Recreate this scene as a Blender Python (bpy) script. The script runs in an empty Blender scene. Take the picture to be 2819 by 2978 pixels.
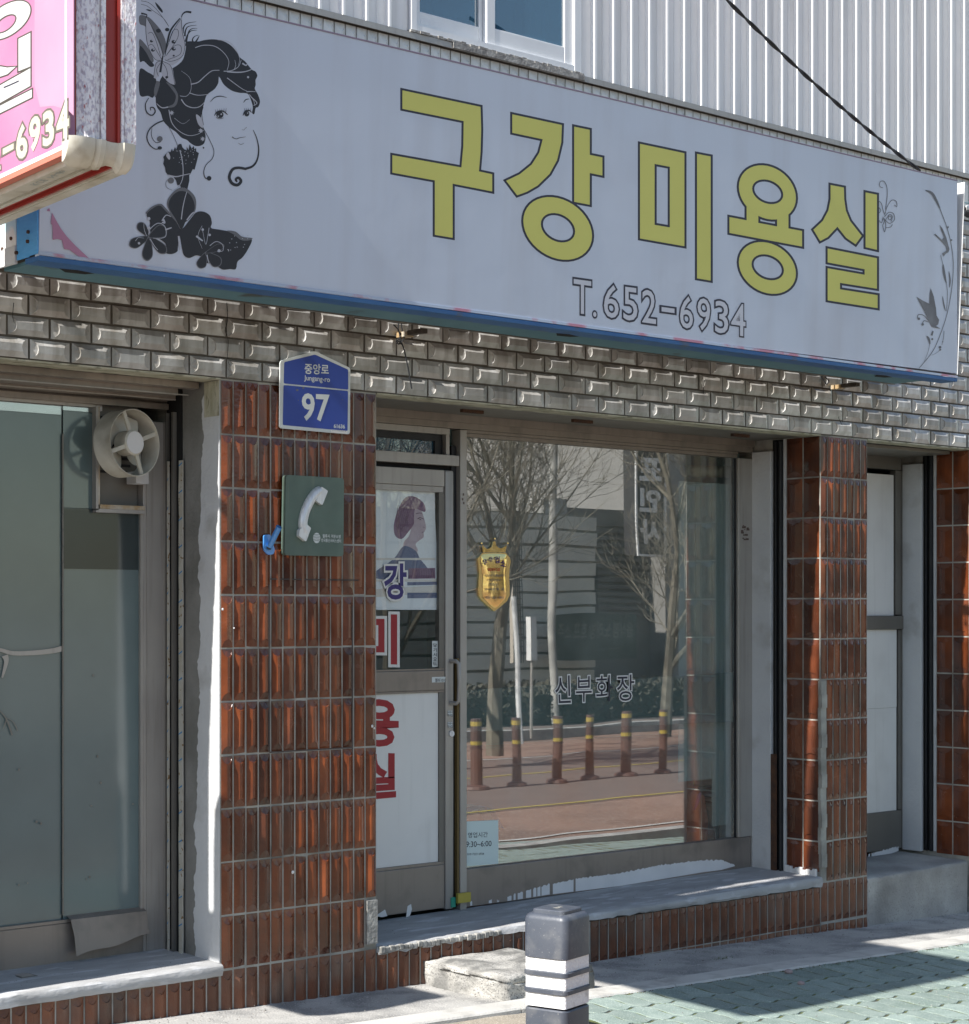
import bpy, math, random
from mathutils import Vector, Matrix, noise
from mathutils.geometry import tessellate_polygon
random.seed(7)
sc = bpy.context.scene
# ------------------------------------------------------------------ camera, sky, sun, exposure
F = 5600.0; U = 6400.0; PX = 1409.5; HY = 1774.0; CH = 1.75
BETA = math.atan2(U, F); SB = math.sin(BETA); CB = math.cos(BETA)
CAMX, CAMY = -4.6750, -7.0976
cd = bpy.data.cameras.new("camera"); cam = bpy.data.objects.new("camera", cd); sc.collection.objects.link(cam)
sc.camera = cam
cd.sensor_fit = 'HORIZONTAL'; cd.sensor_width = 36; cd.lens = 36*F/2819; cd.shift_y = (HY-1489)/2819
cd.clip_start = 0.05; cd.clip_end = 2000
cam.location = (CAMX, CAMY, CH); cam.rotation_euler = (math.pi/2, 0, -math.atan2(CB, SB))
DRIFT = 0.055; TANE = 0.94
sdir = Vector((-1, -DRIFT, TANE*math.hypot(1, DRIFT))).normalized()     # towards the sun
w = bpy.data.worlds.new("World"); sc.world = w; w.use_nodes = True
nt = w.node_tree; nt.nodes.clear()
sk = nt.nodes.new('ShaderNodeTexSky'); sk.sky_type = 'NISHITA'; sk.sun_disc = False
sk.sun_elevation = math.asin(sdir.z); sk.sun_rotation = math.atan2(sdir.x, sdir.y)
sk.air_density = 1.3; sk.dust_density = .8; sk.ozone_density = 1.2
bg = nt.nodes.new('ShaderNodeBackground'); bg.inputs[1].default_value = 0.095
wo = nt.nodes.new('ShaderNodeOutputWorld')
nt.links.new(sk.outputs[0], bg.inputs[0]); nt.links.new(bg.outputs[0], wo.inputs[0])
sl = bpy.data.lights.new("sun", 'SUN'); sl.energy = 5.0; sl.angle = math.radians(0.6); sl.color = (1, .96, .90)
so = bpy.data.objects.new("sun", sl); sc.collection.objects.link(so)
so.rotation_euler = sdir.to_track_quat('Z', 'Y').to_euler(); so.location = (-20, -3, 20)
sc.view_settings.view_transform = 'Standard'; sc.view_settings.look = 'None'
sc.view_settings.exposure = 0.95; sc.view_settings.gamma = 1; sc.view_settings.use_curve_mapping = False
sc.cycles.max_bounces = 8; sc.cycles.transparent_max_bounces = 16
sc.cycles.caustics_reflective = False; sc.cycles.caustics_refractive = False

# ------------------------------------------------------------------ helpers
def at(px, py, y):
    u = (px-PX)/F; z = (y-CAMY)/(SB-u*CB)
    return Vector((CAMX+z*(CB+u*SB), y, CH+(HY-py)/F*z))
def atx(px, py, x):
    u = (px-PX)/F; z = (x-CAMX)/(CB+u*SB)
    return Vector((x, CAMY+z*(SB-u*CB), CH+(HY-py)/F*z))
def gnd(px, py, h=0):
    z = (CH-h)*F/(py-HY); u = (px-PX)/F
    return Vector((CAMX+z*(CB+u*SB), CAMY+z*(SB-u*CB), h))
def refl(px, py, d, yg=.53):      # a point across the street (real Y = -d) that the pane mirrors to this place
    p = at(px, py, d+2*yg); return Vector((p.x, -d, p.z))
def gz(x): return -.027*max(-4, min(9, x))

def tag(o, label=None, cat=None, group=None, kind=None):
    if label: o['label'] = label
    if cat: o['category'] = cat
    if group: o['group'] = group
    if kind: o['kind'] = kind
    return o
def empty(name, loc=(0, 0, 0), parent=None, rz=0):
    o = bpy.data.objects.new(name, None); sc.collection.objects.link(o)
    o.location = loc; o.rotation_euler = (0, 0, rz); o.empty_display_size = .1
    if parent: o.parent = parent
    return o
class MB:
    def __init__(s): s.v = []; s.f = []; s.m = []
    def add(s, vs, fs, m=0):
        n = len(s.v); s.v += [tuple(v) for v in vs]; s.f += [tuple(i+n for i in f) for f in fs]; s.m += [m]*len(fs); return s
    def box(s, x0, x1, y0, y1, z0, z1, m=0, bev=0):
        if bev <= 0:
            v = [(x, y, z) for z in (z0, z1) for y in (y0, y1) for x in (x0, x1)]
            return s.add(v, [(0, 2, 3, 1), (4, 5, 7, 6), (0, 1, 5, 4), (2, 6, 7, 3), (0, 4, 6, 2), (1, 3, 7, 5)], m)
        import bmesh
        bm = bmesh.new(); bmesh.ops.create_cube(bm, size=1)
        for v in bm.verts: v.co = Vector(((x0+x1)/2+v.co.x*(x1-x0), (y0+y1)/2+v.co.y*(y1-y0), (z0+z1)/2+v.co.z*(z1-z0)))
        bmesh.ops.bevel(bm, geom=bm.edges[:], offset=bev, segments=2, affect='EDGES', profile=.5)
        bm.verts.index_update()
        s.add([v.co for v in bm.verts], [[v.index for v in f.verts] for f in bm.faces], m); bm.free(); return s
    def quad(s, a, b, c, d, m=0): return s.add([a, b, c, d], [(0, 1, 2, 3)], m)
    def tube(s, pts, r, n=8, m=0, caps=True, rs=None):
        pts = [Vector(p) for p in pts]; rings = []
        up = Vector((0, 0, 1)); prev = None
        for i, p in enumerate(pts):
            d = (pts[min(i+1, len(pts)-1)]-pts[max(i-1, 0)])
            if d.length < 1e-9: d = Vector((0, 0, 1))
            d.normalize()
            a = d.cross(up) if prev is None else prev-d*prev.dot(d)
            if a.length < 1e-4: a = d.cross(Vector((1, 0, 0)))
            a.normalize(); prev = a; b = d.cross(a); rr = rs[i] if rs else r
            rings.append([p+a*math.cos(2*math.pi*k/n)*rr+b*math.sin(2*math.pi*k/n)*rr for k in range(n)])
        v = [q for R in rings for q in R]; f = []
        for i in range(len(pts)-1):
            for k in range(n):
                f.append((i*n+k, i*n+(k+1) % n, (i+1)*n+(k+1) % n, (i+1)*n+k))
        if caps: f.append(tuple(range(n-1, -1, -1))); f.append(tuple(range((len(pts)-1)*n, len(pts)*n)))
        return s.add(v, f, m)
    def poly(s, rings, fn, m=0):              # flat polygon with holes; fn maps a 2-D point to 3-D
        pl = [[Vector((p[0], p[1], 0)) for p in r] for r in rings]
        tris = tessellate_polygon(pl); flat = [p for r in pl for p in r]
        return s.add([fn(p.x, p.y) for p in flat], [tuple(t) for t in tris], m)
    def prism(s, ring, fn, d, m=0):           # extruded convex-or-not outline, d a vector
        d = Vector(d); tris = tessellate_polygon([[Vector((p[0], p[1], 0)) for p in ring]])
        a = [Vector(fn(*p)) for p in ring]; n = len(a)
        v = a+[p+d for p in a]
        f = [tuple(t) for t in tris]+[tuple(i+n for i in reversed(t)) for t in tris]+[(i, (i+1) % n, (i+1) % n+n, i+n) for i in range(n)]
        return s.add(v, f, m)
    def mesh(s, name, mats):
        me = bpy.data.meshes.new(name); me.from_pydata(s.v, [], s.f); me.update()
        for mm in (mats if isinstance(mats, (list, tuple)) else [mats]): me.materials.append(mm)
        if any(s.m): me.polygons.foreach_set('material_index', s.m)
        return me
    def build(s, name, mats, parent=None, smooth=False, kind=None, fix=True):
        me = s.mesh(name, mats)
        if fix:
            import bmesh
            bm = bmesh.new(); bm.from_mesh(me); bmesh.ops.recalc_face_normals(bm, faces=bm.faces); bm.to_mesh(me); bm.free()
        if smooth:
            for p in me.polygons: p.use_smooth = True
            try: me.set_sharp_from_angle(angle=math.radians(35))
            except Exception: pass
        o = bpy.data.objects.new(name, me); sc.collection.objects.link(o)
        if parent: o.parent = parent
        if kind: o['kind'] = kind
        return o
def inst(name, me, loc, parent=None, rz=0, scale=None, rot=None):
    o = bpy.data.objects.new(name, me); sc.collection.objects.link(o); o.location = loc
    o.rotation_euler = rot or (0, 0, rz)
    if scale: o.scale = scale
    if parent: o.parent = parent
    return o

MATS = {}
def mat(name, col, rough=.6, col2=None, mix=(4, .5, .2), rand=0, metal=0, bump=0, bscale=60, spec=.5, dirt=None, streak=None, stretch=(1, 1, 1), coat=0, speck=None, rvar=0):
    """procedural material: base colour drifting to col2 over world-space noise; optional dirt patches, vertical streaks, specks, per-object variation"""
    m = bpy.data.materials.new(name); m.use_nodes = True; MATS[name] = m
    t = m.node_tree; N = t.nodes; L = t.links; b = N['Principled BSDF']
    b.inputs['Roughness'].default_value = rough; b.inputs['Metallic'].default_value = metal
    b.inputs['Specular IOR Level'].default_value = spec
    if coat: b.inputs['Coat Weight'].default_value = coat; b.inputs['Coat Roughness'].default_value = .08
    geo = N.new('ShaderNodeNewGeometry')
    mp = N.new('ShaderNodeMapping'); mp.inputs['Scale'].default_value = stretch; L.new(geo.outputs['Position'], mp.inputs[0])
    def nz(scale, detail=4, src=mp):
        n = N.new('ShaderNodeTexNoise'); n.inputs['Scale'].default_value = scale; n.inputs['Detail'].default_value = detail
        L.new(src.outputs[0], n.inputs['Vector']); return n
    def ramp(src, lo, hi):
        r = N.new('ShaderNodeMapRange'); r.inputs[1].default_value = lo; r.inputs[2].default_value = hi
        r.clamp = True; L.new(src, r.inputs[0]); return r.outputs[0]
    def mx(fac, a, c, blend='MIX'):
        x = N.new('ShaderNodeMix'); x.data_type = 'RGBA'; x.blend_type = blend
        if isinstance(fac, (int, float)): x.inputs[0].default_value = fac
        else: L.new(fac, x.inputs[0])
        if isinstance(a, tuple): x.inputs[6].default_value = (*a, 1)
        else: L.new(a, x.inputs[6])
        if isinstance(c, tuple): x.inputs[7].default_value = (*c, 1)
        else: L.new(c, x.inputs[7])
        return x.outputs[2]
    cur = tuple(col)
    if col2:
        n = nz(mix[0], 6); cur = mx(ramp(n.outputs[0], mix[1]-mix[2], mix[1]+mix[2]), cur, tuple(col2))
    if dirt:
        dc, ds, dl, dw, da = dirt; n = nz(ds, 8); f = ramp(n.outputs[0], dl-dw, dl+dw)
        mm = N.new('ShaderNodeMath'); mm.operation = 'MULTIPLY'; mm.inputs[1].default_value = da; L.new(f, mm.inputs[0]); cur = mx(mm.outputs[0], cur, tuple(dc))
    if streak:
        dc, ds, dl, dw, da = streak; mp2 = N.new('ShaderNodeMapping'); mp2.inputs['Scale'].default_value = (1, 1, .06); L.new(geo.outputs['Position'], mp2.inputs[0])
        n = nz(ds, 5, mp2); f = ramp(n.outputs[0], dl-dw, dl+dw)
        mm = N.new('ShaderNodeMath'); mm.operation = 'MULTIPLY'; mm.inputs[1].default_value = da; L.new(f, mm.inputs[0]); cur = mx(mm.outputs[0], cur, tuple(dc))
    if speck:
        dc, ds, dl = speck; n = nz(ds, 2); f = ramp(n.outputs[0], dl, dl+.03); cur = mx(f, cur, tuple(dc))
    if rand:
        oi = N.new('ShaderNodeObjectInfo'); r = N.new('ShaderNodeMapRange'); r.inputs[3].default_value = 1-rand; r.inputs[4].default_value = 1+rand
        L.new(oi.outputs['Random'], r.inputs[0]); hs = N.new('ShaderNodeHueSaturation'); L.new(r.outputs[0], hs.inputs['Value'])
        if isinstance(cur, tuple): hs.inputs['Color'].default_value = (*cur, 1)
        else: L.new(cur, hs.inputs['Color'])
        cur = hs.outputs[0]
    if isinstance(cur, tuple): b.inputs['Base Color'].default_value = (*cur, 1)
    else: L.new(cur, b.inputs['Base Color'])
    if rvar:
        n = nz(mix[0]*2, 5); r = N.new('ShaderNodeMapRange'); r.inputs[3].default_value = max(0, rough-rvar); r.inputs[4].default_value = min(1, rough+rvar); r.inputs[1].default_value = .3; r.inputs[2].default_value = .7
        L.new(n.outputs[0], r.inputs[0]); L.new(r.outputs[0], b.inputs['Roughness'])
    if bump:
        n = nz(bscale, 6); bp = N.new('ShaderNodeBump'); bp.inputs['Strength'].default_value = bump; bp.inputs['Distance'].default_value = .01
        L.new(n.outputs[0], bp.inputs['Height']); L.new(bp.outputs[0], b.inputs['Normal'])
    return m
def glass(name, tint, refl_fac, rough=0, film=None):
    m = bpy.data.materials.new(name); m.use_nodes = True; t = m.node_tree; N = t.nodes; L = t.links; N.clear()
    out = N.new('ShaderNodeOutputMaterial'); gl = N.new('ShaderNodeBsdfGlossy'); gl.inputs['Roughness'].default_value = rough
    gl.inputs['Color'].default_value = (.95, .96, .95, 1)
    tr = N.new('ShaderNodeBsdfTransparent'); tr.inputs[0].default_value = (*tint, 1)
    base = tr.outputs[0]
    if film:
        df = N.new('ShaderNodeBsdfDiffuse'); df.inputs[0].default_value = (*film[0], 1)
        geo = N.new('ShaderNodeNewGeometry'); no = N.new('ShaderNodeTexNoise'); no.inputs['Scale'].default_value = 3; no.inputs['Detail'].default_value = 6
        L.new(geo.outputs['Position'], no.inputs['Vector'])
        cr = N.new('ShaderNodeMapRange'); cr.inputs[1].default_value = .3; cr.inputs[2].default_value = .7; cr.inputs[3].default_value = film[1]-.08; cr.inputs[4].default_value = film[1]+.05
        L.new(no.outputs[0], cr.inputs[0]); mm = N.new('ShaderNodeMixShader'); L.new(cr.outputs[0], mm.inputs[0]); L.new(tr.outputs[0], mm.inputs[1]); L.new(df.outputs[0], mm.inputs[2]); base = mm.outputs[0]
    g3 = N.new('ShaderNodeNewGeometry'); dt = N.new('ShaderNodeVectorMath'); dt.operation = 'DOT_PRODUCT'; L.new(g3.outputs['Normal'], dt.inputs[0]); L.new(g3.outputs['Incoming'], dt.inputs[1])
    ab = N.new('ShaderNodeMath'); ab.operation = 'ABSOLUTE'; L.new(dt.outputs['Value'], ab.inputs[0]); sb_ = N.new('ShaderNodeMath'); sb_.operation = 'SUBTRACT'; sb_.inputs[0].default_value = 1; L.new(ab.outputs[0], sb_.inputs[1])
    pw = N.new('ShaderNodeMath'); pw.operation = 'POWER'; pw.inputs[1].default_value = 5; L.new(sb_.outputs[0], pw.inputs[0])
    ma = N.new('ShaderNodeMath'); ma.operation = 'MULTIPLY_ADD'; ma.use_clamp = True; ma.inputs[1].default_value = 1.0; ma.inputs[2].default_value = .04+refl_fac; L.new(pw.outputs[0], ma.inputs[0])
    # slightly uneven float glass
    geo2 = N.new('ShaderNodeNewGeometry'); nn = N.new('ShaderNodeTexNoise'); nn.inputs['Scale'].default_value = 1.3; nn.inputs['Detail'].default_value = 1; L.new(geo2.outputs['Position'], nn.inputs['Vector'])
    bp = N.new('ShaderNodeBump'); bp.inputs['Strength'].default_value = .06; bp.inputs['Distance'].default_value = .02; L.new(nn.outputs[0], bp.inputs['Height']); L.new(bp.outputs[0], gl.inputs['Normal'])
    mxs = N.new('ShaderNodeMixShader'); L.new(ma.outputs[0], mxs.inputs[0]); L.new(base, mxs.inputs[1]); L.new(gl.outputs[0], mxs.inputs[2]); L.new(mxs.outputs[0], out.inputs[0])
    return m
# 2-D helpers
def cr(pts, n=6, closed=True):
    P = [Vector((p[0], p[1])) for p in pts]; m = len(P); out = []
    for i in range(m if closed else m-1):
        if closed: a, b, c, d = P[i-1], P[i], P[(i+1) % m], P[(i+2) % m]
        else: a, b, c, d = P[max(i-1, 0)], P[i], P[i+1], P[min(i+2, m-1)]
        for k in range(n):
            t = k/n
            out.append(.5*((2*b)+(c-a)*t+(2*a-5*b+4*c-d)*t*t+(3*b-a-3*c+d)*t**3))
    if not closed: out.append(P[-1])
    return [(q.x, q.y) for q in out]
def stroke(pts, w0, w1=None, n=6, wm=None):
    """ribbon along a smooth line, width w0 -> (wm) -> w1"""
    c = [Vector(p) for p in cr(pts, n, False)]; w1 = w0 if w1 is None else w1; L = []; R = []
    for i, p in enumerate(c):
        d = c[min(i+1, len(c)-1)]-c[max(i-1, 0)]
        if d.length < 1e-9: continue
        d.normalize(); nn = Vector((-d.y, d.x)); t = i/(len(c)-1)
        ww = w0+(w1-w0)*t
        if wm is not None: ww = ww*(1-4*t*(1-t))+wm*4*t*(1-t)
        L.append(p+nn*ww/2); R.append(p-nn*ww/2)
    return L, R
def ribbon(mb, pts, fn, w0, w1=None, m=0, wm=None, n=6):
    L, R = stroke(pts, w0, w1, n, wm); k = len(L)
    mb.add([fn(*p) for p in L]+[fn(*p) for p in R], [(i, i+1, k+i+1, k+i) for i in range(k-1)], m)
def circ(cx, cy, rx, ry, shear=0, n=28, rot=0):
    o = []
    for k in range(n):
        a = 2*math.pi*k/n; x = rx*math.cos(a); y = ry*math.sin(a)
        if rot: x, y = x*math.cos(rot)-y*math.sin(rot), x*math.sin(rot)+y*math.cos(rot)
        o.append((cx+x, cy+y+shear*x))
    return o
def offset(ring, d):
    n = len(ring); A = sum(ring[i][0]*ring[(i+1) % n][1]-ring[(i+1) % n][0]*ring[i][1] for i in range(n)); s = 1 if A > 0 else -1; out = []
    for i in range(n):
        p = Vector(ring[i]); a = (p-Vector(ring[i-1])); b = (Vector(ring[(i+1) % n])-p)
        if a.length < 1e-6 or b.length < 1e-6: continue
        a.normalize(); b.normalize(); na = Vector((a.y, -a.x))*s; nb = Vector((b.y, -b.x))*s; q = na+nb
        if q.length < .2: q = na
        else: q = q/q.length/max(.5, (q/q.length).dot(na))
        out.append(tuple(p+q*d))
    return out
class Layers:
    """flat print on a plane; every new shape lies a hair in front of the last"""
    def __init__(s, fn, step=.00012, start=.0006): s.fn = fn; s.d = start; s.step = step
    def nxt(s):
        s.d += s.step; d = s.d; return lambda x, y: s.fn(x, y, d)
def text_mesh(txt, bold=0, shear=0, res=3, space=1):
    cu = bpy.data.curves.new('t', 'FONT'); cu.body = txt; cu.offset = bold; cu.shear = shear; cu.resolution_u = res; cu.space_character = space
    o = bpy.data.objects.new('t', cu); sc.collection.objects.link(o)
    dg = bpy.context.evaluated_depsgraph_get(); me = bpy.data.meshes.new_from_object(o.evaluated_get(dg))
    v = [tuple(x.co)[:2] for x in me.vertices]; f = [tuple(p.vertices) for p in me.polygons]
    bpy.data.objects.remove(o); bpy.data.curves.remove(cu); bpy.data.meshes.remove(me)
    return v, f
def put_text(mb, txt, quad, fn, bold=0, m=0, shear=0, ref=None, space=1):
    """fit the text to a 2-D quad (bottom left, bottom right, top right, top left), then map by fn; ref: bounding box of the plain text so that outlines line up"""
    v, f = text_mesh(txt, bold, shear, space=space)
    if not v: return None
    if ref is None: ref = (min(a[0] for a in v), max(a[0] for a in v), min(a[1] for a in v), max(a[1] for a in v))
    q = [Vector(p) for p in quad]; o = []
    for x, y in v:
        s = (x-ref[0])/(ref[1]-ref[0]); t = (y-ref[2])/(ref[3]-ref[2])
        p = (q[0]*(1-s)+q[1]*s)*(1-t)+(q[3]*(1-s)+q[2]*s)*t; o.append(fn(p.x, p.y))
    mb.add(o, f, m); return ref

# ------------------------------------------------------------------ materials
M = {}
M['tile'] = mat('glazed_brown_tile', (.082, .0205, .0072), .17, (.168, .043, .0125), (7, .5, .2), rand=.38, bump=.12, bscale=90, spec=.6, rvar=.12, dirt=((.05, .03, .025), 3, .62, .1, .5), coat=.14, streak=((.035, .02, .018), 9, .58, .14, .5))
M['steptile'] = mat('matt_brown_tile', (.10, .032, .015), .34, (.165, .058, .027), (9, .5, .2), rand=.3, bump=.2, bscale=120, dirt=((.13, .11, .09), 5, .58, .12, .5))
M['grout'] = mat('grey_grout', (.40, .39, .35), .9, (.30, .29, .26), (8, .5, .2), bump=.3, bscale=180, dirt=((.05, .05, .045), 4, .6, .1, .6))
M['brick'] = mat('white_glazed_brick', (.46, .465, .465), .27, (.64, .64, .635), (2.2, .5, .25), rand=.2, bump=.1, bscale=70, spec=.5, dirt=((.22, .205, .18), 3.6, .50, .18, .8), streak=((.14, .12, .09), 16, .56, .12, .55), coat=.3)
M['wbrick'] = mat('clean_white_brick', (.62, .62, .60), .3, (.70, .70, .68), (5, .5, .2), rand=.08, spec=.6, coat=.3)
M['mortar'] = mat('dark_mortar', (.085, .078, .066), .95, (.14, .125, .105), (9, .5, .2), bump=.3, bscale=150)
M['conc'] = mat('concrete', (.34, .33, .31), .85, (.45, .44, .41), (5, .5, .2), bump=.35, bscale=60, dirt=((.16, .155, .15), 2.4, .55, .13, .75), speck=((.18, .17, .16), 160, .63))
M['ledge'] = mat('ledge_concrete', (.29, .29, .29), .8, (.42, .42, .42), (6, .5, .2), bump=.3, bscale=70, dirt=((.55, .56, .58), 9, .6, .05, .7), stretch=(.6, 2, 1))
M['rough'] = mat('rough_broken_concrete', (.40, .39, .36), .9, (.25, .245, .23), (14, .5, .1), bump=.8, bscale=55, dirt=((.08, .08, .075), 10, .6, .06, .8))
M['apron'] = mat('pavement_concrete', (.30, .295, .28), .9, (.42, .41, .39), (3, .5, .25), bump=.5, bscale=90, dirt=((.15, .15, .15), 4.5, .56, .1, .7), speck=((.5, .49, .46), 120, .62))
M['kerb'] = mat('kerb_concrete', (.42, .41, .385), .85, (.50, .49, .46), (4, .5, .2), bump=.3, bscale=110, dirt=((.25, .24, .22), 7, .6, .08, .6))
M['paver'] = mat('green_paver', (.165, .218, .198), .85, (.23, .285, .26), (11, .5, .22), rand=.14, bump=.35, bscale=120, speck=((.42, .48, .43), 190, .62), dirt=((.12, .17, .14), 5, .62, .1, .5))
M['joint'] = mat('mossy_joint', (.055, .05, .035), .95, (.10, .12, .03), (16, .5, .1), bump=.4, bscale=200)
M['soil'] = mat('sandy_soil', (.33, .29, .23), .95, (.24, .21, .17), (12, .5, .2), bump=.8, bscale=120, speck=((.5, .46, .4), 150, .6))
M['asph'] = mat('asphalt', (.16, .122, .105), .9, (.13, .102, .09), (2, .5, .2), bump=.3, bscale=150)
M['tan'] = mat('tan_bus_lane', (.20, .125, .092), .85, (.245, .155, .118), (1.2, .5, .2), dirt=((.13, .085, .065), .8, .56, .1, .7), speck=((.4, .3, .24), 40, .62))
M['alu'] = mat('bronze_aluminium', (.30, .26, .225), .45, (.23, .20, .175), (3, .5, .3), metal=.35, spec=.5, dirt=((.12, .11, .10), 6, .62, .1, .5), streak=((.18, .16, .14), 30, .6, .1, .4))
M['aluL'] = mat('pale_aluminium', (.42, .40, .37), .45, (.34, .32, .30), (4, .5, .3), metal=.35, streak=((.2, .18, .16), 30, .62, .1, .4))
M['aluD'] = mat('dull_aluminium', (.20, .19, .17), .5, (.15, .14, .125), (4, .5, .3), metal=.3)
M['dark'] = mat('dark_metal', (.018, .02, .024), .5, (.03, .03, .032), (8, .5, .2), metal=.3)
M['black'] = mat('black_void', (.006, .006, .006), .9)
M['plaster'] = mat('pale_plaster', (.60, .61, .62), .8, (.52, .53, .545), (3, .5, .2), bump=.4, bscale=45, dirt=((.30, .29, .27), 4, .64, .08, .6))
M['white'] = mat('white_paint', (.72, .72, .72), .7, (.62, .62, .62), (5, .5, .2), bump=.2, bscale=60)
M['wpanel'] = mat('white_panel', (.74, .735, .72), .45, (.69, .685, .675), (3, .5, .2), dirt=((.52, .51, .49), 2.5, .64, .12, .5), streak=((.5, .49, .47), 18, .64, .1, .35))
M['cream'] = mat('peeling_cream', (.50, .48, .38), .85, (.34, .33, .24), (9, .5, .12), bump=.5, bscale=50, dirt=((.13, .125, .08), 14, .6, .05, .7), stretch=(1, 3, 1))
M['siding'] = mat('white_siding', (.83, .815, .805), .4, (.75, .735, .73), (2, .5, .2), rand=.02, streak=((.38, .36, .34), 14, .62, .12, .4))
M['rib'] = mat('white_rib', (.86, .86, .85), .4)
M['pvc'] = mat('white_pvc', (.76, .77, .78), .35, (.70, .71, .72), (6, .5, .2))
M['seal'] = mat('old_sealant', (.34, .33, .31), .9, (.20, .19, .18), (25, .5, .1), bump=.6, bscale=60)
M['signface'] = mat('sign_flex_face', (.55, .61, .71), .42, (.53, .59, .69), (.8, .5, .2), spec=.45, dirt=((.42, .42, .46), 1.1, .66, .1, .35), streak=((.40, .40, .43), 7, .60, .12, .22), bump=.25, bscale=3)
M['blue'] = mat('blue_sign_paint', (.022, .10, .27), .5, (.035, .13, .31), (8, .5, .2), dirt=((.10, .10, .09), 7, .68, .05, .8), bump=.15, bscale=60)
M['bluebright'] = mat('bright_blue_paint', (.10, .40, .78), .45, (.08, .34, .72), (20, .5, .2), stretch=(1, 1, 6))
M['teal'] = mat('faded_teal_tin', (.085, .19, .235), .6, (.11, .23, .27), (6, .5, .2), dirt=((.055, .055, .05), 5, .66, .05, .85))
M['skyp'] = mat('peeling_pale_blue', (.55, .74, .82), .6, (.82, .82, .80), (5, .5, .03))
M['ink'] = mat('navy_ink', (.022, .023, .042), .5)
M['yellow'] = mat('mustard_letters', (.60, .59, .15), .5, (.57, .56, .14), (2, .5, .2))
M['lady'] = mat('black_print', (.010, .010, .018), .45)
M['line'] = mat('pale_print_line', (.44, .46, .52), .5)
M['greyp'] = mat('grey_print', (.13, .135, .15), .5)
M['pinkp'] = mat('pink_print', (.42, .20, .32), .5)
M['smoke'] = mat('faint_stain', (.46, .475, .53), .6)
M['pink'] = mat('pink_sign_face', (.41, .13, .255), .5, (.44, .20, .32), (2.2, .48, .22), dirt=((.46, .28, .37), 1.5, .6, .15, .5), stretch=(1, 1, 1))
M['pinkL'] = mat('pale_pink_band', (.45, .27, .365), .5, (.43, .21, .32), (3, .5, .3))
M['cap'] = mat('ivory_plastic_cap', (.62, .60, .53), .45, (.50, .47, .38), (10, .5, .2), dirt=((.25, .2, .12), 9, .64, .08, .6))
M['redm'] = mat('red_metal', (.36, .035, .025), .35, (.30, .03, .02), (3, .5, .3))
M['redf'] = mat('faded_red_metal', (.55, .17, .12), .5)
M['silver'] = mat('crackled_silver_film', (.84, .81, .82), .38, (.50, .44, .50), (70, .54, .07), metal=.2, bump=.45, bscale=110, stretch=(1.6, 1.6, .7), dirt=((.40, .05, .05), 55, .66, .04, .8))
M['ivory'] = mat('ivory_fan_metal', (.52, .50, .42), .5, (.60, .58, .52), (9, .5, .2), dirt=((.20, .17, .12), 6, .62, .12, .7))
M['rust'] = mat('rusty_steel', (.10, .045, .022), .9, (.045, .025, .018), (22, .5, .2), bump=.5, bscale=90)
M['rustw'] = mat('rust_stained_frame', (.35, .24, .12), .8, (.50, .48, .42), (10, .5, .12), bump=.4)
M['regblue'] = mat('address_blue', (.018, .050, .30), .45, (.026, .062, .33), (6, .5, .2))
M['regwhite'] = mat('reflective_white', (.66, .70, .70), .4, (.55, .59, .59), (6, .5, .2))
M['green'] = mat('weathered_green_metal', (.085, .135, .11), .5, (.12, .17, .14), (7, .5, .2), dirt=((.05, .075, .062), 5, .58, .15, .6), streak=((.22, .24, .17), 25, .68, .08, .4))
M['chrome'] = mat('brushed_aluminium', (.72, .74, .76), .32, (.55, .57, .59), (40, .5, .2), metal=.25, stretch=(3, 1, .4))
M['pipe'] = mat('blue_plastic', (.07, .26, .62), .3, coat=.5)
M['gold'] = mat('polished_gold', (.95, .74, .34), .16, (.80, .55, .18), (18, .5, .2), metal=1, bump=.25, bscale=14)
M['goldrim'] = mat('gold_rim', (.95, .70, .30), .2, metal=1)
M['purple'] = mat('purple_ink', (.06, .02, .13), .5)
M['redink'] = mat('red_letters', (.32, .012, .02), .5)
M['navy'] = mat('navy_letters', (.035, .025, .16), .5)
M['paper'] = mat('paper', (.62, .72, .70), .8)
M['poster'] = mat('faded_poster', (.82, .88, .94), .5, (.76, .84, .92), (3, .5, .2), spec=.6)
M['hairp'] = mat('poster_purple_hair', (.20, .11, .21), .5)
M['skin'] = mat('poster_skin', (.50, .42, .50), .5)
M['coatp'] = mat('poster_blue_jacket', (.10, .14, .27), .5)
M['bol'] = mat('slate_plastic', (.045, .054, .073), .45, (.062, .070, .088), (6, .5, .2), spec=.5, bump=.08, bscale=60, dirt=((.16, .16, .16), 14, .62, .1, .5), speck=((.2, .2, .2), 210, .70), rvar=.1)
M['refw'] = mat('reflective_tape', (.74, .74, .74), .5, (.66, .66, .68), (140, .5, .1), bump=.4, bscale=170, dirt=((.35, .34, .32), 18, .62, .06, .6))
M['sofa'] = mat('orange_brown_leatherette', (.58, .16, .065), .5, (.50, .135, .055), (4, .5, .3))
M['intw'] = mat('teal_interior_wall', (.46, .60, .57), .8, (.40, .53, .51), (1.5, .5, .2))
M['intd'] = mat('interior_floor', (.10, .10, .09), .7)
M['blind'] = mat('cream_blind', (.42, .42, .33), .7)
M['cabl'] = mat('black_cable', (.014, .016, .02), .6)
M['tapeY'] = mat('yellow_tape', (.45, .36, .06), .6); M['tapeG'] = mat('green_tape', (.03, .32, .22), .6)
M['stripe'] = mat('speckled_seal_tape', (.50, .49, .44), .8, (.42, .39, .32), (20, .5, .2), speck=((.22, .13, .05), 45, .64))
M['stripeb'] = mat('blue_pen_mark', (.03, .22, .48), .6)
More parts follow.
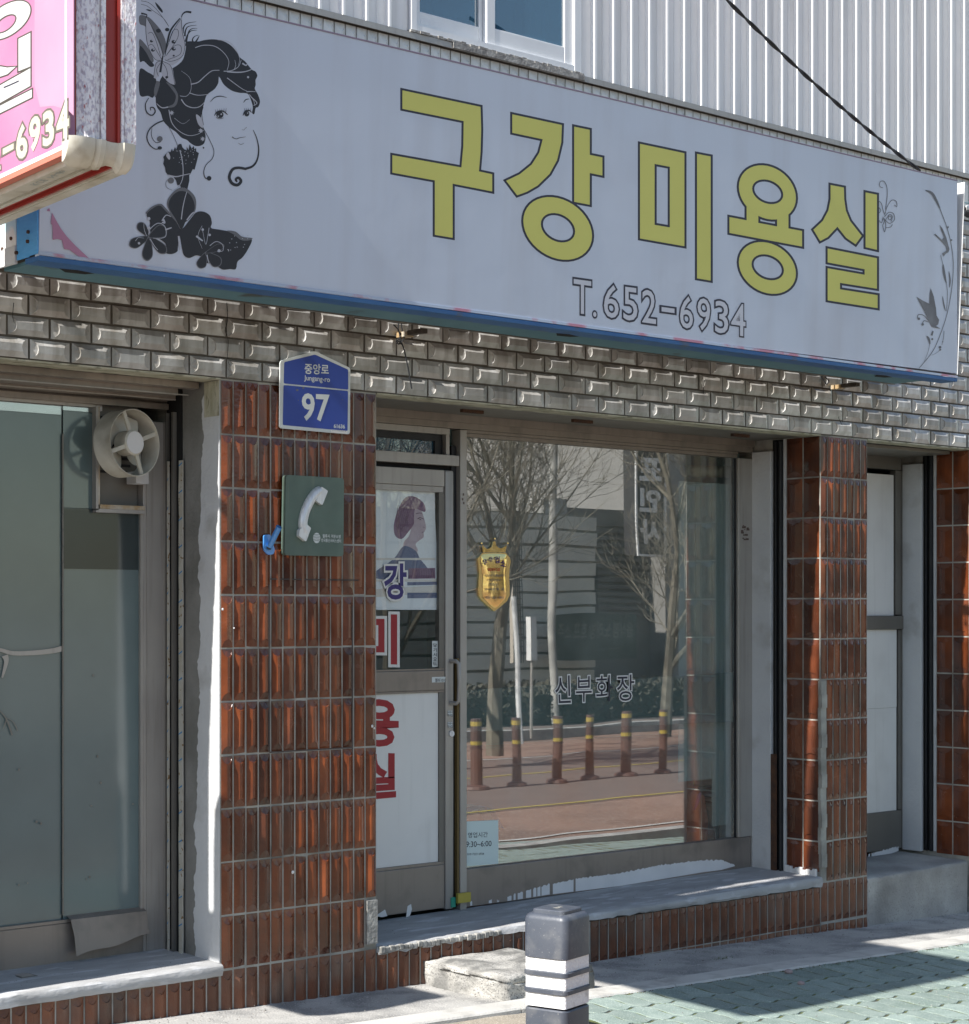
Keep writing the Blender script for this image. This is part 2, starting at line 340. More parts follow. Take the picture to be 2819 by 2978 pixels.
M['gfilm'] = glass('frosted_film_glass', (.30, .36, .35), .035, .12, ((.125, .175, .18), .9))
M['gfilmd'] = glass('dark_film_glass', (.12, .13, .12), .0, .08, ((.045, .06, .062), .85))
M['glass'] = glass('shop_glass', (.97, .985, .98), .24, 0, ((.55, .60, .57), .10))  # dust film mixed in to paint a pale haze over reflections
M['glassD'] = glass('door_glass', (.98, .985, .98), .02)
M['glassT'] = glass('teal_strip_glass', (.50, .60, .58), .07, 0, ((.22, .335, .33), .93))
M['glassB'] = glass('blue_glass', (.30, .48, .60), .12, 0, ((.05, .15, .24), .6))

# ------------------------------------------------------------------ pieces shared by many objects
def relief(w, h, t0, t1, swap=False, ridge=.10, sc_h=.145):
    mb = MB(); hw = w/2; hh = h/2
    def dep(x): return t0+(t1-t0)*max(0, min(1, (hw-abs(x))/(hw-ridge*w)))
    xs = [-.44*w, -.3*w, -ridge*w, 0, ridge*w, .3*w, .44*w]
    def arc(x): return hh-.012*h-sc_h*h*math.sqrt(max(0, 1-(x/(.45*w))**2))
    T = [(x, -dep(x), arc(x)) for x in xs]; B = [(x, -dep(x), -arc(x)) for x in xs]
    v = []; f = []
    def pt(p): v.append(p); return len(v)-1
    cTL, cTR, cBL, cBR = pt((-hw, -t0, hh)), pt((hw, -t0, hh)), pt((-hw, -t0, -hh)), pt((hw, -t0, -hh))
    mT, mB_ = pt((0, -t0, hh)), pt((0, -t0, -hh)); t = [pt(p) for p in T]; b = [pt(p) for p in B]
    e = .006*h if h > w else .02*h
    t2 = [pt((x, -(t0+(-y-t0)*.52), z+e*.9)) for x, y, z in T]; b2 = [pt((x, -(t0+(-y-t0)*.52), z-e*.9)) for x, y, z in B]
    f.append((cBL, b[0], b[1], b[2], t[2], t[1], t[0], cTL)); f.append((cBR, cTR, t[6], t[5], t[4], b[4], b[5], b[6]))
    f.append((b[2], b[3], b[4], t[4], t[3], t[2]))
    f.append((cTL, t[0], t2[0], mT)); f.append((cTR, mT, t2[6], t[6])); f += [(mT, t2[i], t2[i+1]) for i in range(6)]+[(t2[i], t[i], t[i+1], t2[i+1]) for i in range(6)]
    f.append((cBL, mB_, b2[0], b[0])); f.append((cBR, b[6], b2[6], mB_)); f += [(mB_, b2[i+1], b2[i]) for i in range(6)]+[(b2[i], b2[i+1], b[i+1], b[i]) for i in range(6)]
    k = [pt((-hw, 0, hh)), pt((hw, 0, hh)), pt((hw, 0, -hh)), pt((-hw, 0, -hh))]
    f += [(cTL, mT, cTR, k[1], k[0]), (cTR, cBR, k[2], k[1]), (cBR, mB_, cBL, k[3], k[2]), (cBL, cTL, k[0], k[3])]
    if swap: v = [(z, y, x) for x, y, z in v]
    return mb.add(v, f)
_tile = {}
def relief_mesh(w, h, m, t0=.002, t1=.0145, swap=False, **k):
    key = (round(w, 4), round(h, 4), m.name, swap, round(t1, 4))
    if key not in _tile:
        mb = relief(w, h, t0, t1, swap, **k); me = mb.mesh('tile', m)
        import bmesh
        bm = bmesh.new(); bm.from_mesh(me); bmesh.ops.recalc_face_normals(bm, faces=bm.faces); bm.to_mesh(me); bm.free(); _tile[key] = me
    return _tile[key]
def wob(a=.0015): return random.uniform(-a, a)

# ================================================================== THE BUILDING
B = empty('shop_building', (0, .3, 0))
B['label'] = 'two storey shop building with brown tiled pillars, pale brick band and white ribbed siding'; B['category'] = 'building'
B.location = (0, 0, 0)
ROW0 = 2.520; RP = .2345; YF = .5; YL = .42; BAND = 2.765
LT = .2            # ledge top
RX0, RX1 = 4.117, 4.549; QX = 5.591
PW = .863
# solid cores (mortar faces) of the pillars
def pillar(name, x0, x1, ybk, z0=-.3, z1=BAND-.002, m='grout'):
    return MB().box(x0, x1, .0, ybk, z0, z1).build(name, M[m], B)
pl = pillar('tiled_pillar', 0, PW, .62)
pr = pillar('tiled_pillar', RX0, RX1, .62)
pq = pillar('tiled_pillar', QX, QX+.8, .62)
pf = MB().box(-2.6, -1.72, -.012, .6, -.3, BAND-.002).build('tiled_pillar', M['grout'], B)  # unseen pillar; front set so its shade narrows the sun on the jamb
rows = [(BAND-.006, ROW0)]+[(ROW0-RP*k, ROW0-RP*(k+1)) for k in range(12)]
def lay(parent, x0, ncol, pitch, k, g=.0085, m='tile', skip=(), cut_bottom=None, y=0):
    zt, zb = rows[k]; zt -= g/2; zb += g/2
    if cut_bottom is not None: zb = max(zb, cut_bottom)
    if zt-zb < .03: return
    mvs = [relief_mesh(pitch-g, zt-zb, M[m], t1=t) for t in (.012, .0145, .017)]
    for i in range(ncol):
        if i in skip: continue
        inst('tile', random.choice(mvs), (x0+pitch*(i+.5)+wob(.0006), y+wob(.0015), (zt+zb)/2+wob(.001)), parent, rot=(wob(.012), wob(.004), wob(.018)))
def lay_ret(parent, x, ys, k, g=.009, zmin=None):
    zt, zb = rows[k]; zt -= g/2; zb += g/2
    if zmin is not None: zb = max(zb, zmin)
    if zt-zb < .05: return
    for a, b in ys:
        inst('tile', relief_mesh(b-a-g, zt-zb, M['tile'], t0=.002, t1=.013), (x+wob(.001), (a+b)/2, (zt+zb)/2), parent, rz=-math.pi/2+wob(.01))
P1 = PW/13
for k in range(11):
    lay(pl, 0, 13, P1, k, skip=((12,) if k == 10 else ()))
P2 = (RX1-RX0)/7
for k in range(11):
    if k < 6: lay(pr, RX0, 7, P2, k)
    else: lay(pr, RX0+.05, 6, (RX1-RX0-.05)/6, k)
    lay_ret(pr, RX0, ((.004, .128), (.128, .253)), k, zmin=.235)
    lay_ret(pq, QX, ((.004, .128), (.128, .253)), k, zmin=.20)
    lay(pq, QX, 4, P1, k)
for k in (8, 9, 10): lay(pf, -1.72-4*P1, 4, P1, k, y=-.012)
# patched corner with bare render
MB().box(PW-P1+.004, PW-.002, -.014, .0, ROW0-RP*10+.02, ROW0-RP*9-.01).build('render_patch', M['rough'], pl)
mb = MB(); zz = ROW0-RP*5-.01; n = 14
for i in range(n):
    z1 = zz-(zz-.26)*i/n; z0 = zz-(zz-.26)*(i+1)/n; o = .003*math.sin(i*2.1)
    mb.box(RX0-.006+o, RX0+.042+o, -.011-o, .012, z0, z1)
mb.build('render_strip', M['grout'], pr)
# plinth courses below the ledges: step tiles
def plinth(name, x0, x1, ztop):
    return MB().box(x0, x1, .0, .5, -.4, ztop).build(name, M['grout'], B)
GR = ROW0-RP*10   # .175
base = MB().box(-2.6, -.002, .001, .4, -.4, .15).box(PW+.002, RX0-.002, .001, .5, -.4, .15).build('plinth', M['grout'], B)
def steprow(x0, x1, zt, zb, pitch=P1, g=.008, m='steptile', low=None):
    i = 0; x = x0
    while x < x1-.03:
        w_ = min(pitch, x1-x); me = relief_mesh(round(w_-g, 3), round(zt-zb-g, 3), M[m], t0=.002, t1=.0145)
        inst('step_tile', me, (x+w_/2, .001 if m == 'steptile' else .001, (zt+zb)/2+wob(.001)), base, rot=(wob(.01), 0, wob(.02))); x += pitch
steprow(-1.2, 0, .150, -.09)
steprow(0, PW, ROW0-RP*10-.003, -.09)
steprow(PW, RX0, .152, -.07)
steprow(RX0, RX1, ROW0-RP*10-.003, -.06)
steprow(PW, RX1, -.068, -.30)
# ledges: irregular concrete slabs
def slab(name, x0, x1, y0, y1, z0, z1a, z1b, m, amp=.008, nx=None, step=.04, parent=B, ny=8):
    nx = nx or int((x1-x0)/step); mb = MB(); v = []; prof = [(y1, 0), ]
    secs = []
    for i in range(nx+1):
        x = x0+(x1-x0)*i/nx; zt = z1a+(z1b-z1a)*i/nx
        r1 = noise.noise(Vector((x*9, 1.3, z1a*7)))*amp; r2 = noise.noise(Vector((x*23, 5.1, 2)))*amp*.8; r3 = noise.noise(Vector((x*14, 9.1, 4)))*amp
        s = [(x, y1, z0), (x, y1, zt+.012)]
        for j in range(1, ny): s.append((x, y1+(y0+.018-y1)*j/ny, zt+.012*(1-j/ny)+noise.noise(Vector((x*6, j*.7, 3)))*amp*.35))
        s += [(x, y0+.012+r1*.5, zt-.001+r2*.5), (x, y0+.003+r1, zt-.008+r2), (x, y0+r1, zt-.02), (x, y0+r3, zt-.035+r3), (x, y0+.006+r3, z0+r3*.8)]
        secs.append(s)
    n = len(secs[0]); v = [p for s in secs for p in s]
    f = [(i*n+j, i*n+(j+1) % n, (i+1)*n+(j+1) % n, (i+1)*n+j) for i in range(nx) for j in range(n)]
    f += [tuple(range(n)), tuple(range(nx*n+n-1, nx*n-1, -1))]
    return mb.add(v, f).build(name, M[m], parent, smooth=True)
slab('window_ledge', -2.6, -.003, -.028, YL+.02, .152, .203, .205, 'ledge', .006)
slab('window_ledge', PW+.003, 2.0, -.012, YF+.02, .152, .178, .186, 'ledge', .014)
slab('window_ledge', 2.001, RX0-.003, -.016, YF+.02, .152, .186, .208, 'ledge', .009)
slab('window_ledge', RX1+.003, QX-.03, -.005, YF+.02, -.35, .16, .175, 'conc', .007)
# ragged light mortar lip along the door step
mb = MB()
for i in range(46):
    x = PW+.01+i*.028; 
    if 1.62 < x < 1.78: continue
    a = random.uniform(.5, 1.2); mb.box(x, x+.027, -.02-.006*a, .004, .150+wob(.006), .165+.012*a, bev=.004)
mb.build('mortar_lip', M['rough'], B)
# thin black strip under the ledge lip
MB().box(PW+.02, RX0-.02, -.004, .0005, .147, .1535).build('ledge_dark_strip', M['black'], B)

# --- brick band
band = MB().box(-2.8, 8.2, .0, .5, BAND, 4.19).build('brick_band', M['mortar'], B)
BW = .1905; BRH = (4.19-BAND)/16; g = .008
bms = [relief_mesh(BRH-g-a, BW-g-a, M['brick'], .006, t, True, ridge=.2, sc_h=.17) for a, t in ((0, .016), (.002, .0195), (.001, .0225), (.003, .0175))]
bme = relief_mesh(BRH-g, BW-g, M['brick'], .006, .019, True, ridge=.2, sc_h=.17)
bme2 = relief_mesh(BRH-g, BW-g, M['wbrick'], .006, .016, True, ridge=.2, sc_h=.17)
rest = MB()
for r in range(16):
    off = -2.45+(BW/2 if r % 2 else 0); z = BAND+BRH*(r+.5)
    for i in range(58):
        x = off+BW*(i+.5)
        if x < -2.75: continue
        # seen from the street: below the sign box, or beyond its right end
        p_low = z < 3.33+.008*x; vis = (x > -1.2 and x < 5.75 and p_low) or (5.0 < x < 5.75)
        if vis: inst('brick', random.choice(bms), (x+wob(.001), wob(.002), z+wob(.001)), band, rot=(wob(.025), wob(.006), wob(.014)))
        else:
            if x > 8.15: continue
            rest.add([(a+x, b_, c_+z) for a, b_, c_ in [tuple(vv.co) for vv in bme.vertices]], [tuple(p.vertices) for p in bme.polygons])
rest.build('brick', M['brick'], band, kind='stuff', fix=False)
# soldier course on top
sold = MB().box(-2.8, 8.2, .0, .5, 4.1905, 4.461).build('soldier_course', M['mortar'], B)
sme = relief_mesh(.0635-.006, .25, M['wbrick'], .006, .02)
i = 0; x = -.75
while x < 8.1:
    inst('upright_brick', sme, (x, wob(.001), 4.322), sold, rot=(wob(.01), 0, wob(.012))); x += .0635
# peeling soffit strip and metal soffit behind it
def ragged(x0, x1, y0, y1, z0, z1, m, name='soffit_strip'):
    mb = MB(); n = int((x1-x0)/.03); v = []
    for i in range(n+1):
        x = x0+(x1-x0)*i/n; r = noise.noise(Vector((x*8, 2, 2)))*.02+noise.noise(Vector((x*30, 4, 2)))*.008
        v += [(x, y0, z0), (x, y1+r, z0), (x, y1+r, z1), (x, y0, z1)]
    f = [(i*4+j, i*4+(j+1) % 4, i*4+4+(j+1) % 4, i*4+4+j) for i in range(n) for j in range(4)]+[(0, 1, 2, 3), (n*4+3, n*4+2, n*4+1, n*4)]
    return mb.add(v, f).build(name, M[m], B)
ragged(-2.8, 0-.003, -.006, .13, BAND-.008, BAND-.001, 'cream')
ragged(PW+.003, RX0-.003, -.006, .11, BAND-.008, BAND-.001, 'cream')
ragged(RX1+.003, QX-.003, -.006, .11, BAND-.008, BAND-.001, 'cream')
MB().box(-2.8, 8.2, .0, .003, BAND-.0005, BAND).build('band_edge', M['mortar'], B)

# --- upper floor siding
wx0 = at(1187, 80, 0).x; wx1 = at(1682, 200, 0).x
side = MB().box(-3.2, wx0-.003, .02,   .4, 4.481, 7.4).box(wx1+.003, 8.4, .02, .4, 4.481, 7.4).box(wx0-.002, wx1+.002, .02, .4, 6.295, 7.4).build('siding_backing', M['siding'], B)
cop = MB()
cop.box(-2.8, 8.2, -.030, .02, 4.462, 4.479)
cop.box(-2.8, 8.2, -.032, -.026, 4.450, 4.462)
cop.build('coping', M['aluL'], B)
SPn = .1345
sp = MB(); sp.box(0, SPn-.003, -.004, .012, 0, 2.9); sp.box(SPn*.52, SPn*.56, -.0065, -.004, 0, 2.9)
spm = sp.mesh('siding_panel', [M['siding']])
rb = MB(); rb.add([(0, 0, 0), (.004, -.026, 0), (.018, -.026, 0), (.022, 0, 0), (0, 0, 2.9), (.004, -.026, 2.9), (.018, -.026, 2.9), (.022, 0, 2.9)], [(0, 1, 5, 4), (1, 2, 6, 5), (2, 3, 7, 6), (3, 2, 1, 0), (4, 5, 6, 7), (3, 0, 4, 7)])
rbm = rb.mesh('siding_rib', [M['rib']])
x = -1.9; j = 0
while x < 8.1:
    over = (x+SPn > wx0-.02 and x < wx1+.02)
    zb = 4.480 if not over else 6.3
    if x+SPn < -1.3 and False: pass
    o = inst('siding_panel', spm, (x, 0, zb), side); r = inst('siding_rib', rbm, (x-.011, -.003, zb), side)
    if over and not (x < wx0-.02): r.location.z = 6.3
    elif over: r.location.z = 4.480
    x += SPn; j += 1
# thin siding slivers beside the upper window
mb = MB()
xl = -1.9+SPn*math.floor((wx0-.02+1.9)/SPn); xr = -1.9+SPn*math.ceil((wx1+.02+1.9)/SPn)
mb.box(xl, wx0-.005, -.004, .012, 4.480, 6.3); mb.build('siding_infill', M['siding'], side)
MB().box(wx1+.005, xr-.003, -.004, .012, 4.480, 6.3).build('siding_infill', M['siding'], side)
# upper window
uw = empty('upper_window', (0, 0, 0), B)
fr = MB(); zb = 4.492; zt = 6.25; mid = at(1425, 150, 0).x
for (a, b_) in ((wx0, wx0+.035), (wx1-.05, wx1)): fr.box(a, b_, -.026, .06, zb, zt, bev=.003)
fr.box(wx0+.035, wx1-.05, -.024, .05, zb, zb+.03); fr.box(wx0, wx1, -.026, .06, zt, zt+.04)
fr.build('outer_frame', M['pvc'], uw)
def sash(x0, x1, y, zb):
    s = MB(); wd = .055
    s.box(x0, x0+wd, y, y+.03, zb, zt, bev=.003).box(x1-wd, x1, y, y+.03, zb, zt, bev=.003)
    s.box(x0+wd, x1-wd, y+.002, y+.028, zb, zb+.085, bev=.003)
    q = s.build('window_sash', M['pvc'], uw)
    MB().box(x0+wd, x1-wd, y+.012, y+.016, zb+.085, zt).build('pane', M['glassB'], uw)
    return q
sash(wx0+.036, mid+.005, .022, zb+.032); sash(mid-.03, wx1-.052, -.012, zb+.032)
ub = MB()
ub.box(wx0, wx1, .3, .32, zb, zt)
ub.build('room_backing', mat('dim_blue_room', (.10, .22, .33), .8), uw)
cu = MB()
for i in range(7):
    x = mid+.32+i*.035; cu.box(x, x+.024, .17+.01*(i % 2), .18+.01*(i % 2), zb, zt)
cu.box(mid-.28, mid-.25, .1, .12, zb, zt)
cu.build('curtain', mat('pale_blue_curtain', (.42, .60, .68), .8), uw)
mb = MB()
for i in range(40):
    a = wx0-.01+(wx1-wx0+.02)*i/40; b_ = wx0-.01+(wx1-wx0+.02)*(i+1)/40; mb.box(a, b_, -.034+wob(.004), .0, 4.4805, 4.491+wob(.003))
mb.box(wx0+.25, wx1+.01, -.040, -.0325, 4.452, 4.478)
mb.build('sill_sealant', M['seal'], uw)

# --- left bay
lb = empty('left_shop_window', (0, 0, 0), B)
f = MB()
f.box(-2.6, -.135, YL, YL+.06, .19, .385, bev=.003)                    # bottom rail
f.box(-2.6, -.135, YL-.004, YL+.06, .387, .400)
f.build('bottom_rail', M['alu'], lb)
f = MB(); f.box(-.1340, -.004, YL, YL+.06, .20, 2.60, bev=.004); f.box(-.118, -.112, YL-.004, YL, .20, 2.6); f.box(-.03, -.004, YL-.012, YL, .2, 2.6)
f.build('right_stile', M['aluL'], lb)
f = MB(); f.box(-.150, -.136, YL-.003, YL+.04, .40, 2.18)
f.build('white_bead', M['aluL'], lb)
f = MB()
f.box(-2.6, -.004, YL-.005, YL+.06, 2.665, 2.755); f.box(-2.6, -.02, YL-.03, YL-.006, 2.655, 2.68)
f.box(-2.6, -.09, .20, .30, 2.700, 2.757); f.box(-2.6, -.04, .30, YL-.006, 2.690, 2.757); f.box(-2.6, -.02, .14, .198, 2.728, 2.757)
f.build('header', M['alu'], lb)
f = MB(); f.box(-2.6, -.372, YL-.008, YL+.01, 2.642, 2.657); f.build('header_bead', M['aluL'], lb)
f = MB(); f.box(-2.6, -.04, .193, .2, 2.7005, 2.705); f.box(-2.6, -.04, .298, .303, 2.688, 2.693); f.build('header_bright_edge', M['aluL'], lb)
# panes
seam = -.53
fl = .18
MB().box(-2.6, seam-.004, YL+.018, YL+.024, .398, 2.600).build('pane', M['gfilm'], lb)
MB().box(-2.6, seam-.004, YL+.018, YL+.024, 2.6015, 2.65).build('clear_pane_strip', M['glass'], lb)
MB().box(seam+.001, -.136, YL+.012, YL+.018, .40, 2.195).build('pane', M['gfilm'], lb)
MB().box(seam+.001, -.386, YL+.012, YL+.018, 2.197, 2.62).build('pane', M['gfilm'], lb)
MB().box(seam+.001, -.386, YL+.012, YL+.018, 2.622, 2.65).build('clear_pane_strip', M['glass'], lb)
f = MB()
for i in range(30):
    z0 = .42+i*.07; f.box(seam-.006, seam+.0005, YL+.006+wob(.001), YL+.0115, z0, z0+.068)
f.build('film_edge', M['aluD'], lb)
f = MB(); lay_ = Layers(lambda x, y, d: at(x, y, YL+.011-d))
z4 = lambda pts: [(p[0]/1.551, 1700+p[1]/1.551) for p in pts]
ribbon(f, z4([(-60, 290), (0, 295), (60, 310), (150, 308), (230, 300), (285, 288)]), lay_.nxt(), 9, 16)
ribbon(f, z4([(22, 320), (28, 350), (10, 420)]), lay_.nxt(), 20, 5)
f.build('torn_tape', M['aluL'], lb)
f = MB(); ribbon(f, z4([(0, 570), (30, 610), (55, 680)]), lay_.nxt(), 3, 5); ribbon(f, z4([(25, 600), (60, 620), (80, 660)]), lay_.nxt(), 2, 3); ribbon(f, z4([(30, 610), (15, 650)]), lay_.nxt(), 4, 1)
for p in ((85, 835), (455, 895), (420, 410), (185, 1078), (165, 1070), (405, 1320), (390, 1330), (125, 1347), (85, 1355), (412, 998), (600, 990), (440, 775)):
    q = z4([p])[0]; f.poly([circ(q[0], q[1], random.uniform(1.5, 4), random.uniform(2, 4))], lay_.nxt())
f.build('scratches', M['aluD'], lb)
# bent kick plate hanging off the sash
n = 16; v = []
for i in range(n+1):
    t = i/n; x = -.515+(.515-.135)*t; zb_ = .245+.055*t+.006*math.sin(t*9); out = .010+.012*(1-t)
    v += [(x, YL+.012, .415), (x, YL-.03, .402), (x+.002, YL-.033, .385), (x+.01*(t < .02), YL-.034-out*.5, .33), (x+.012, YL-.036-out, zb_)]
mb = MB().add(v, [(i*5+j, i*5+j+1, i*5+6+j, i*5+5+j) for i in range(n) for j in range(4)])
mb.build('bent_kick_plate', M['alu'], lb, smooth=True, fix=False)
# dark patch of old glass below the fan and reflection backing
MB().box(seam+.001, -.155, YL+.008, YL+.0115, 1.93, 2.193).build('old_dark_pane', M['gfilmd'], lb)
# notch frame round the fan
f = MB(); f.box(-.386, -.374, YL-.022, YL+.02, 2.19, 2.645); f.box(-.386, -.136, YL-.022, YL+.02, 2.18, 2.1955); f.build('notch_frame', M['aluL'], lb)
f = MB(); f.box(-.3735, -.366, YL-.02, YL+.02, 2.196, 2.645); f.box(-.374, -.136, YL-.02, YL+.0, 2.196, 2.215); f.build('rusty_bead', M['rustw'], lb)
MB().box(-.365, -.136, YL+.045, YL+.05, 2.196, 2.66).build('fan_backboard', M['aluD'], lb)
MB().box(-.3655, -.34, YL+.005, YL+.044, 2.63, 2.66).build('fan_backboard_edge', M['white'], lb)
# jamb (left flank of the pillar): guide rails, old tape, bare render, white paint
jb = empty('left_jamb', (0, 0, 0), B)
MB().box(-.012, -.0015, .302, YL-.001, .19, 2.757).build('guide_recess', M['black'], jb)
f = MB(); f.box(-.03, -.0125, .336, .352, .2, 2.64); f.box(-.03, -.0125, .395, .405, .2, 2.64); f.build('guide_rail', M['aluD'], jb)
def tape(y0, y1, x):
    f = MB(); n = 60
    v = []
    for i in range(n+1):
        z = .205+(2.42-.205)*i/n; a = noise.noise(Vector((z*6, y0*40, 1)))*.003; b_ = noise.noise(Vector((z*9, y0*30, 7)))*.004
        v += [(x, y0+a, z), (x, y1+b_, z), (x+.006, y1+b_, z), (x+.006, y0+a, z)]
    f.add(v, [(i*4+j, i*4+(j+1) % 4, i*4+4+(j+1) % 4, i*4+4+j) for i in range(n) for j in range(4)]); f.build('seal_tape', M['stripe'], jb)
    g_ = MB(); z = .33
    while z < 2.4:
        g_.add([(x-.0006, y0+.002, z+.012), (x-.0006, y1-.002, z), (x-.0006, y1-.002, z+.006), (x-.0006, y0+.002, z+.019)], [(0, 1, 2, 3)]); z += random.uniform(.11, .13)*1.02
    g_.build('tape_mark', M['stripeb'], jb, fix=False)
tape(.272, .303, -.022); tape(.368, .382, -.034)
v = []; n = 260
f = MB()
for i in range(n+1):
    z = .206+(BAND-.01-.206)*i/n; e = .18+.02*math.sin(z*2.6+.5)+noise.noise(Vector((z*7, 3, 1)))*.026+noise.noise(Vector((z*26, 3, 1)))*.014+noise.noise(Vector((z*70, 3, 1)))*.006
    if z > 1.9: e -= (z-1.9)*.09
    e = max(.03, e)
    v += [(-.0045, .001, z), (-.0045, e, z), (0, e, z), (0, .001, z)]
f.add(v, [(i*4+j, i*4+(j+1) % 4, i*4+4+(j+1) % 4, i*4+4+j) for i in range(n) for j in range(4)]).build('white_painted_edge', M['plaster'], jb)
MB().box(-.002, -.0002, .001, .30, .2, BAND-.01).build('bare_render', mat('bare_render', (.20, .195, .18), .9, (.26, .255, .24), (5, .5, .2), bump=.4, bscale=60, dirt=((.10, .10, .085), 3, .55, .1, .6)), jb)
MB().box(-.006, -.0047, .001, .12, 2.60, BAND-.01).build('peeling_corner', M['cream'], jb)

# --- right jamb of the main bay and of the far bay
for X0 in (RX0, QX):
    j_ = empty('shutter_jamb', (0, 0, 0), B)
    MB().box(X0-.010, X0-.001, .253, .268, .21, BAND-.01).build('jamb_edge', M['plaster'], j_)
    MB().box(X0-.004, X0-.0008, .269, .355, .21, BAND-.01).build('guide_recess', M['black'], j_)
    f = MB(); f.box(X0-.030, X0-.0045, .272, .286, .21, 2.74, bev=.002); f.box(X0-.022, X0-.0045, .312, .322, .21, 2.74); f.build('guide_rail', M['dark'], j_)
    MB().box(X0-.028, X0-.001, .350, .498, .20, 2.69, bev=.004).build('plastered_jamb', M['plaster'], j_)
    if X0 == RX0: MB().box(X0-.034, X0-.031, .30, .345, .21, .9).build('rust_stain', M['rust'], j_)
mb = MB()
for i in range(9):
    y = .02+i*.026; h = .03+.018*random.random()
    mb.box(RX0-.016-.006*random.random(), RX0-.001, y, y+.027, .20, .205+h, bev=.004)
mb.build('white_paint_blob', M['white'], B)

# --- door
YD = YF
def zat(px, py, y=YF): return at(px, py, y).z
def xat(px, y=YF): return at(px, 2000, y).x
dx0 = .78; dxg = xat(1274, YF); dxs = xat(1296); dx1 = xat(1319); mx0 = xat(1335); mx1 = xat(1354)
door = empty('shop_door', (0, 0, 0), B)
f = MB()
f.box(dxs-.004, dx1, YF-.005, YF+.045, .205, 2.47, bev=.01); f.build('right_stile', M['aluL'], door, smooth=True)
f = MB(); f.box(dx0, dxs-.006, YF, YF+.04, 2.385, 2.47, bev=.003); f.box(dx0, dxs-.012, YF+.003, YF+.038, 2.355, 2.383); f.build('top_rail', M['aluL'], door)
zm1 = zat(1250, 1946); zm0 = zat(1250, 2015)
f = MB(); f.box(dx0, dxs-.006, YF, YF+.04, zm0+.012, zm1-.008, bev=.003); f.box(dx0, dxs-.006, YF+.004, YF+.038, zm0, zm0+.0105); f.box(dx0, dxs-.006, YF+.004, YF+.038, zm1-.0065, zm1+.002); f.build('middle_rail', M['alu'], door)
f = MB(); f.box(dx0, dxs-.006, YF, YF+.04, .215, .44, bev=.004); f.box(dx0, dxs-.006, YF+.004, YF+.038, .4415, .455); f.build('bottom_rail', M['alu'], door)
f = MB(); f.box(dxg+.012, dxs-.006, YF+.004, YF+.036, zm1+.003, 2.353); f.box(dxg+.012, dxs-.006, YF+.004, YF+.036, .456, zm0-.001); f.build('inner_bead', M['aluD'], door)
MB().box(dx0, dxg+.0105, YF+.018, YF+.022, zm1+.003, 2.353).build('pane', M['glassD'], door)
MB().box(dx0, dxg+.011, YF+.012, YF+.03, .456, zm0-.0005).build('white_panel', M['wpanel'], door)
# handle
hx = (dxs+dx1)/2+.012
hz1 = zat(1310, 1923); hz0 = zat(1310, 2045)
f = MB(); f.tube([(hx-.01, YF-.006, hz1), (hx-.002, YF-.04, hz1), (hx+.008, YF-.052, hz1-.012), (hx+.010, YF-.054, (hz0+hz1)/2), (hx+.008, YF-.052, hz0+.012), (hx-.002, YF-.04, hz0), (hx-.01, YF-.006, hz0)], .0115, 10)
f.build('handle', M['aluL'], door, smooth=True)
f = MB(); f.tube([(hx-.004, YF-.012, zat(1308, 2134)), (hx-.004, YF-.006, zat(1308, 2134))], .016, 16); f.build('lock_cylinder', M['chrome'], door, smooth=True)
f = MB()
for yy in (2075, 2108): p = at(1309, yy, YF-.006); f.box(p.x-.016, p.x+.016, YF-.0075, YF-.0063, p.z-.014, p.z+.014)
q0, q1 = at(1265, 1985, YF), at(1298, 1968, YF); f.box(q0.x-.02, q1.x, YF-.0015, YF-.0005, q0.z, q1.z)
f.build('sticker', M['regwhite'], door)
f = MB(); ly = Layers(lambda x, y, d: at(x, y, YF-.0078-d))
for yy in (2075, 2108):
    put_text(f, 'OO공사', [(1302, yy-1), (1317, yy), (1317, yy-7), (1302, yy-7)], ly.nxt(), .01)
    put_text(f, '열쇠집', [(1302, yy+8), (1317, yy+9), (1317, yy+1), (1302, yy+1)], ly.nxt(), .01)
put_text(f, '열쇠 010', [(1266, 1984), (1297, 1984), (1297, 1972), (1266, 1973)], Layers(lambda x, y, d: at(x, y, YF-.0018-d)).nxt(), .01)
f.build('sticker_print', M['ink'], door)
# pull label
f = MB(); a0, a1 = at(1257, 1940, YF+.016), at(1275, 1864, YF+.016); f.box(a0.x, a1.x, YF+.0155, YF+.0168, a0.z, a1.z); f.build('pull_label', M['regwhite'], door)
f = MB(); ly = Layers(lambda x, y, d: at(x, y, YF+.0154-d))
for i, c in enumerate('당기시오'): put_text(f, c, [(1260.5, 1882+i*13.5), (1271, 1882.5+i*13.5), (1271, 1871.5+i*13.5), (1260.5, 1871+i*13.5)], ly.nxt(), .02)
put_text(f, 'PULL', [(1260.5, 1935), (1271, 1935), (1271, 1926), (1260.5, 1926)], ly.nxt(), .01)
f.build('pull_label_print', M['ink'], door)
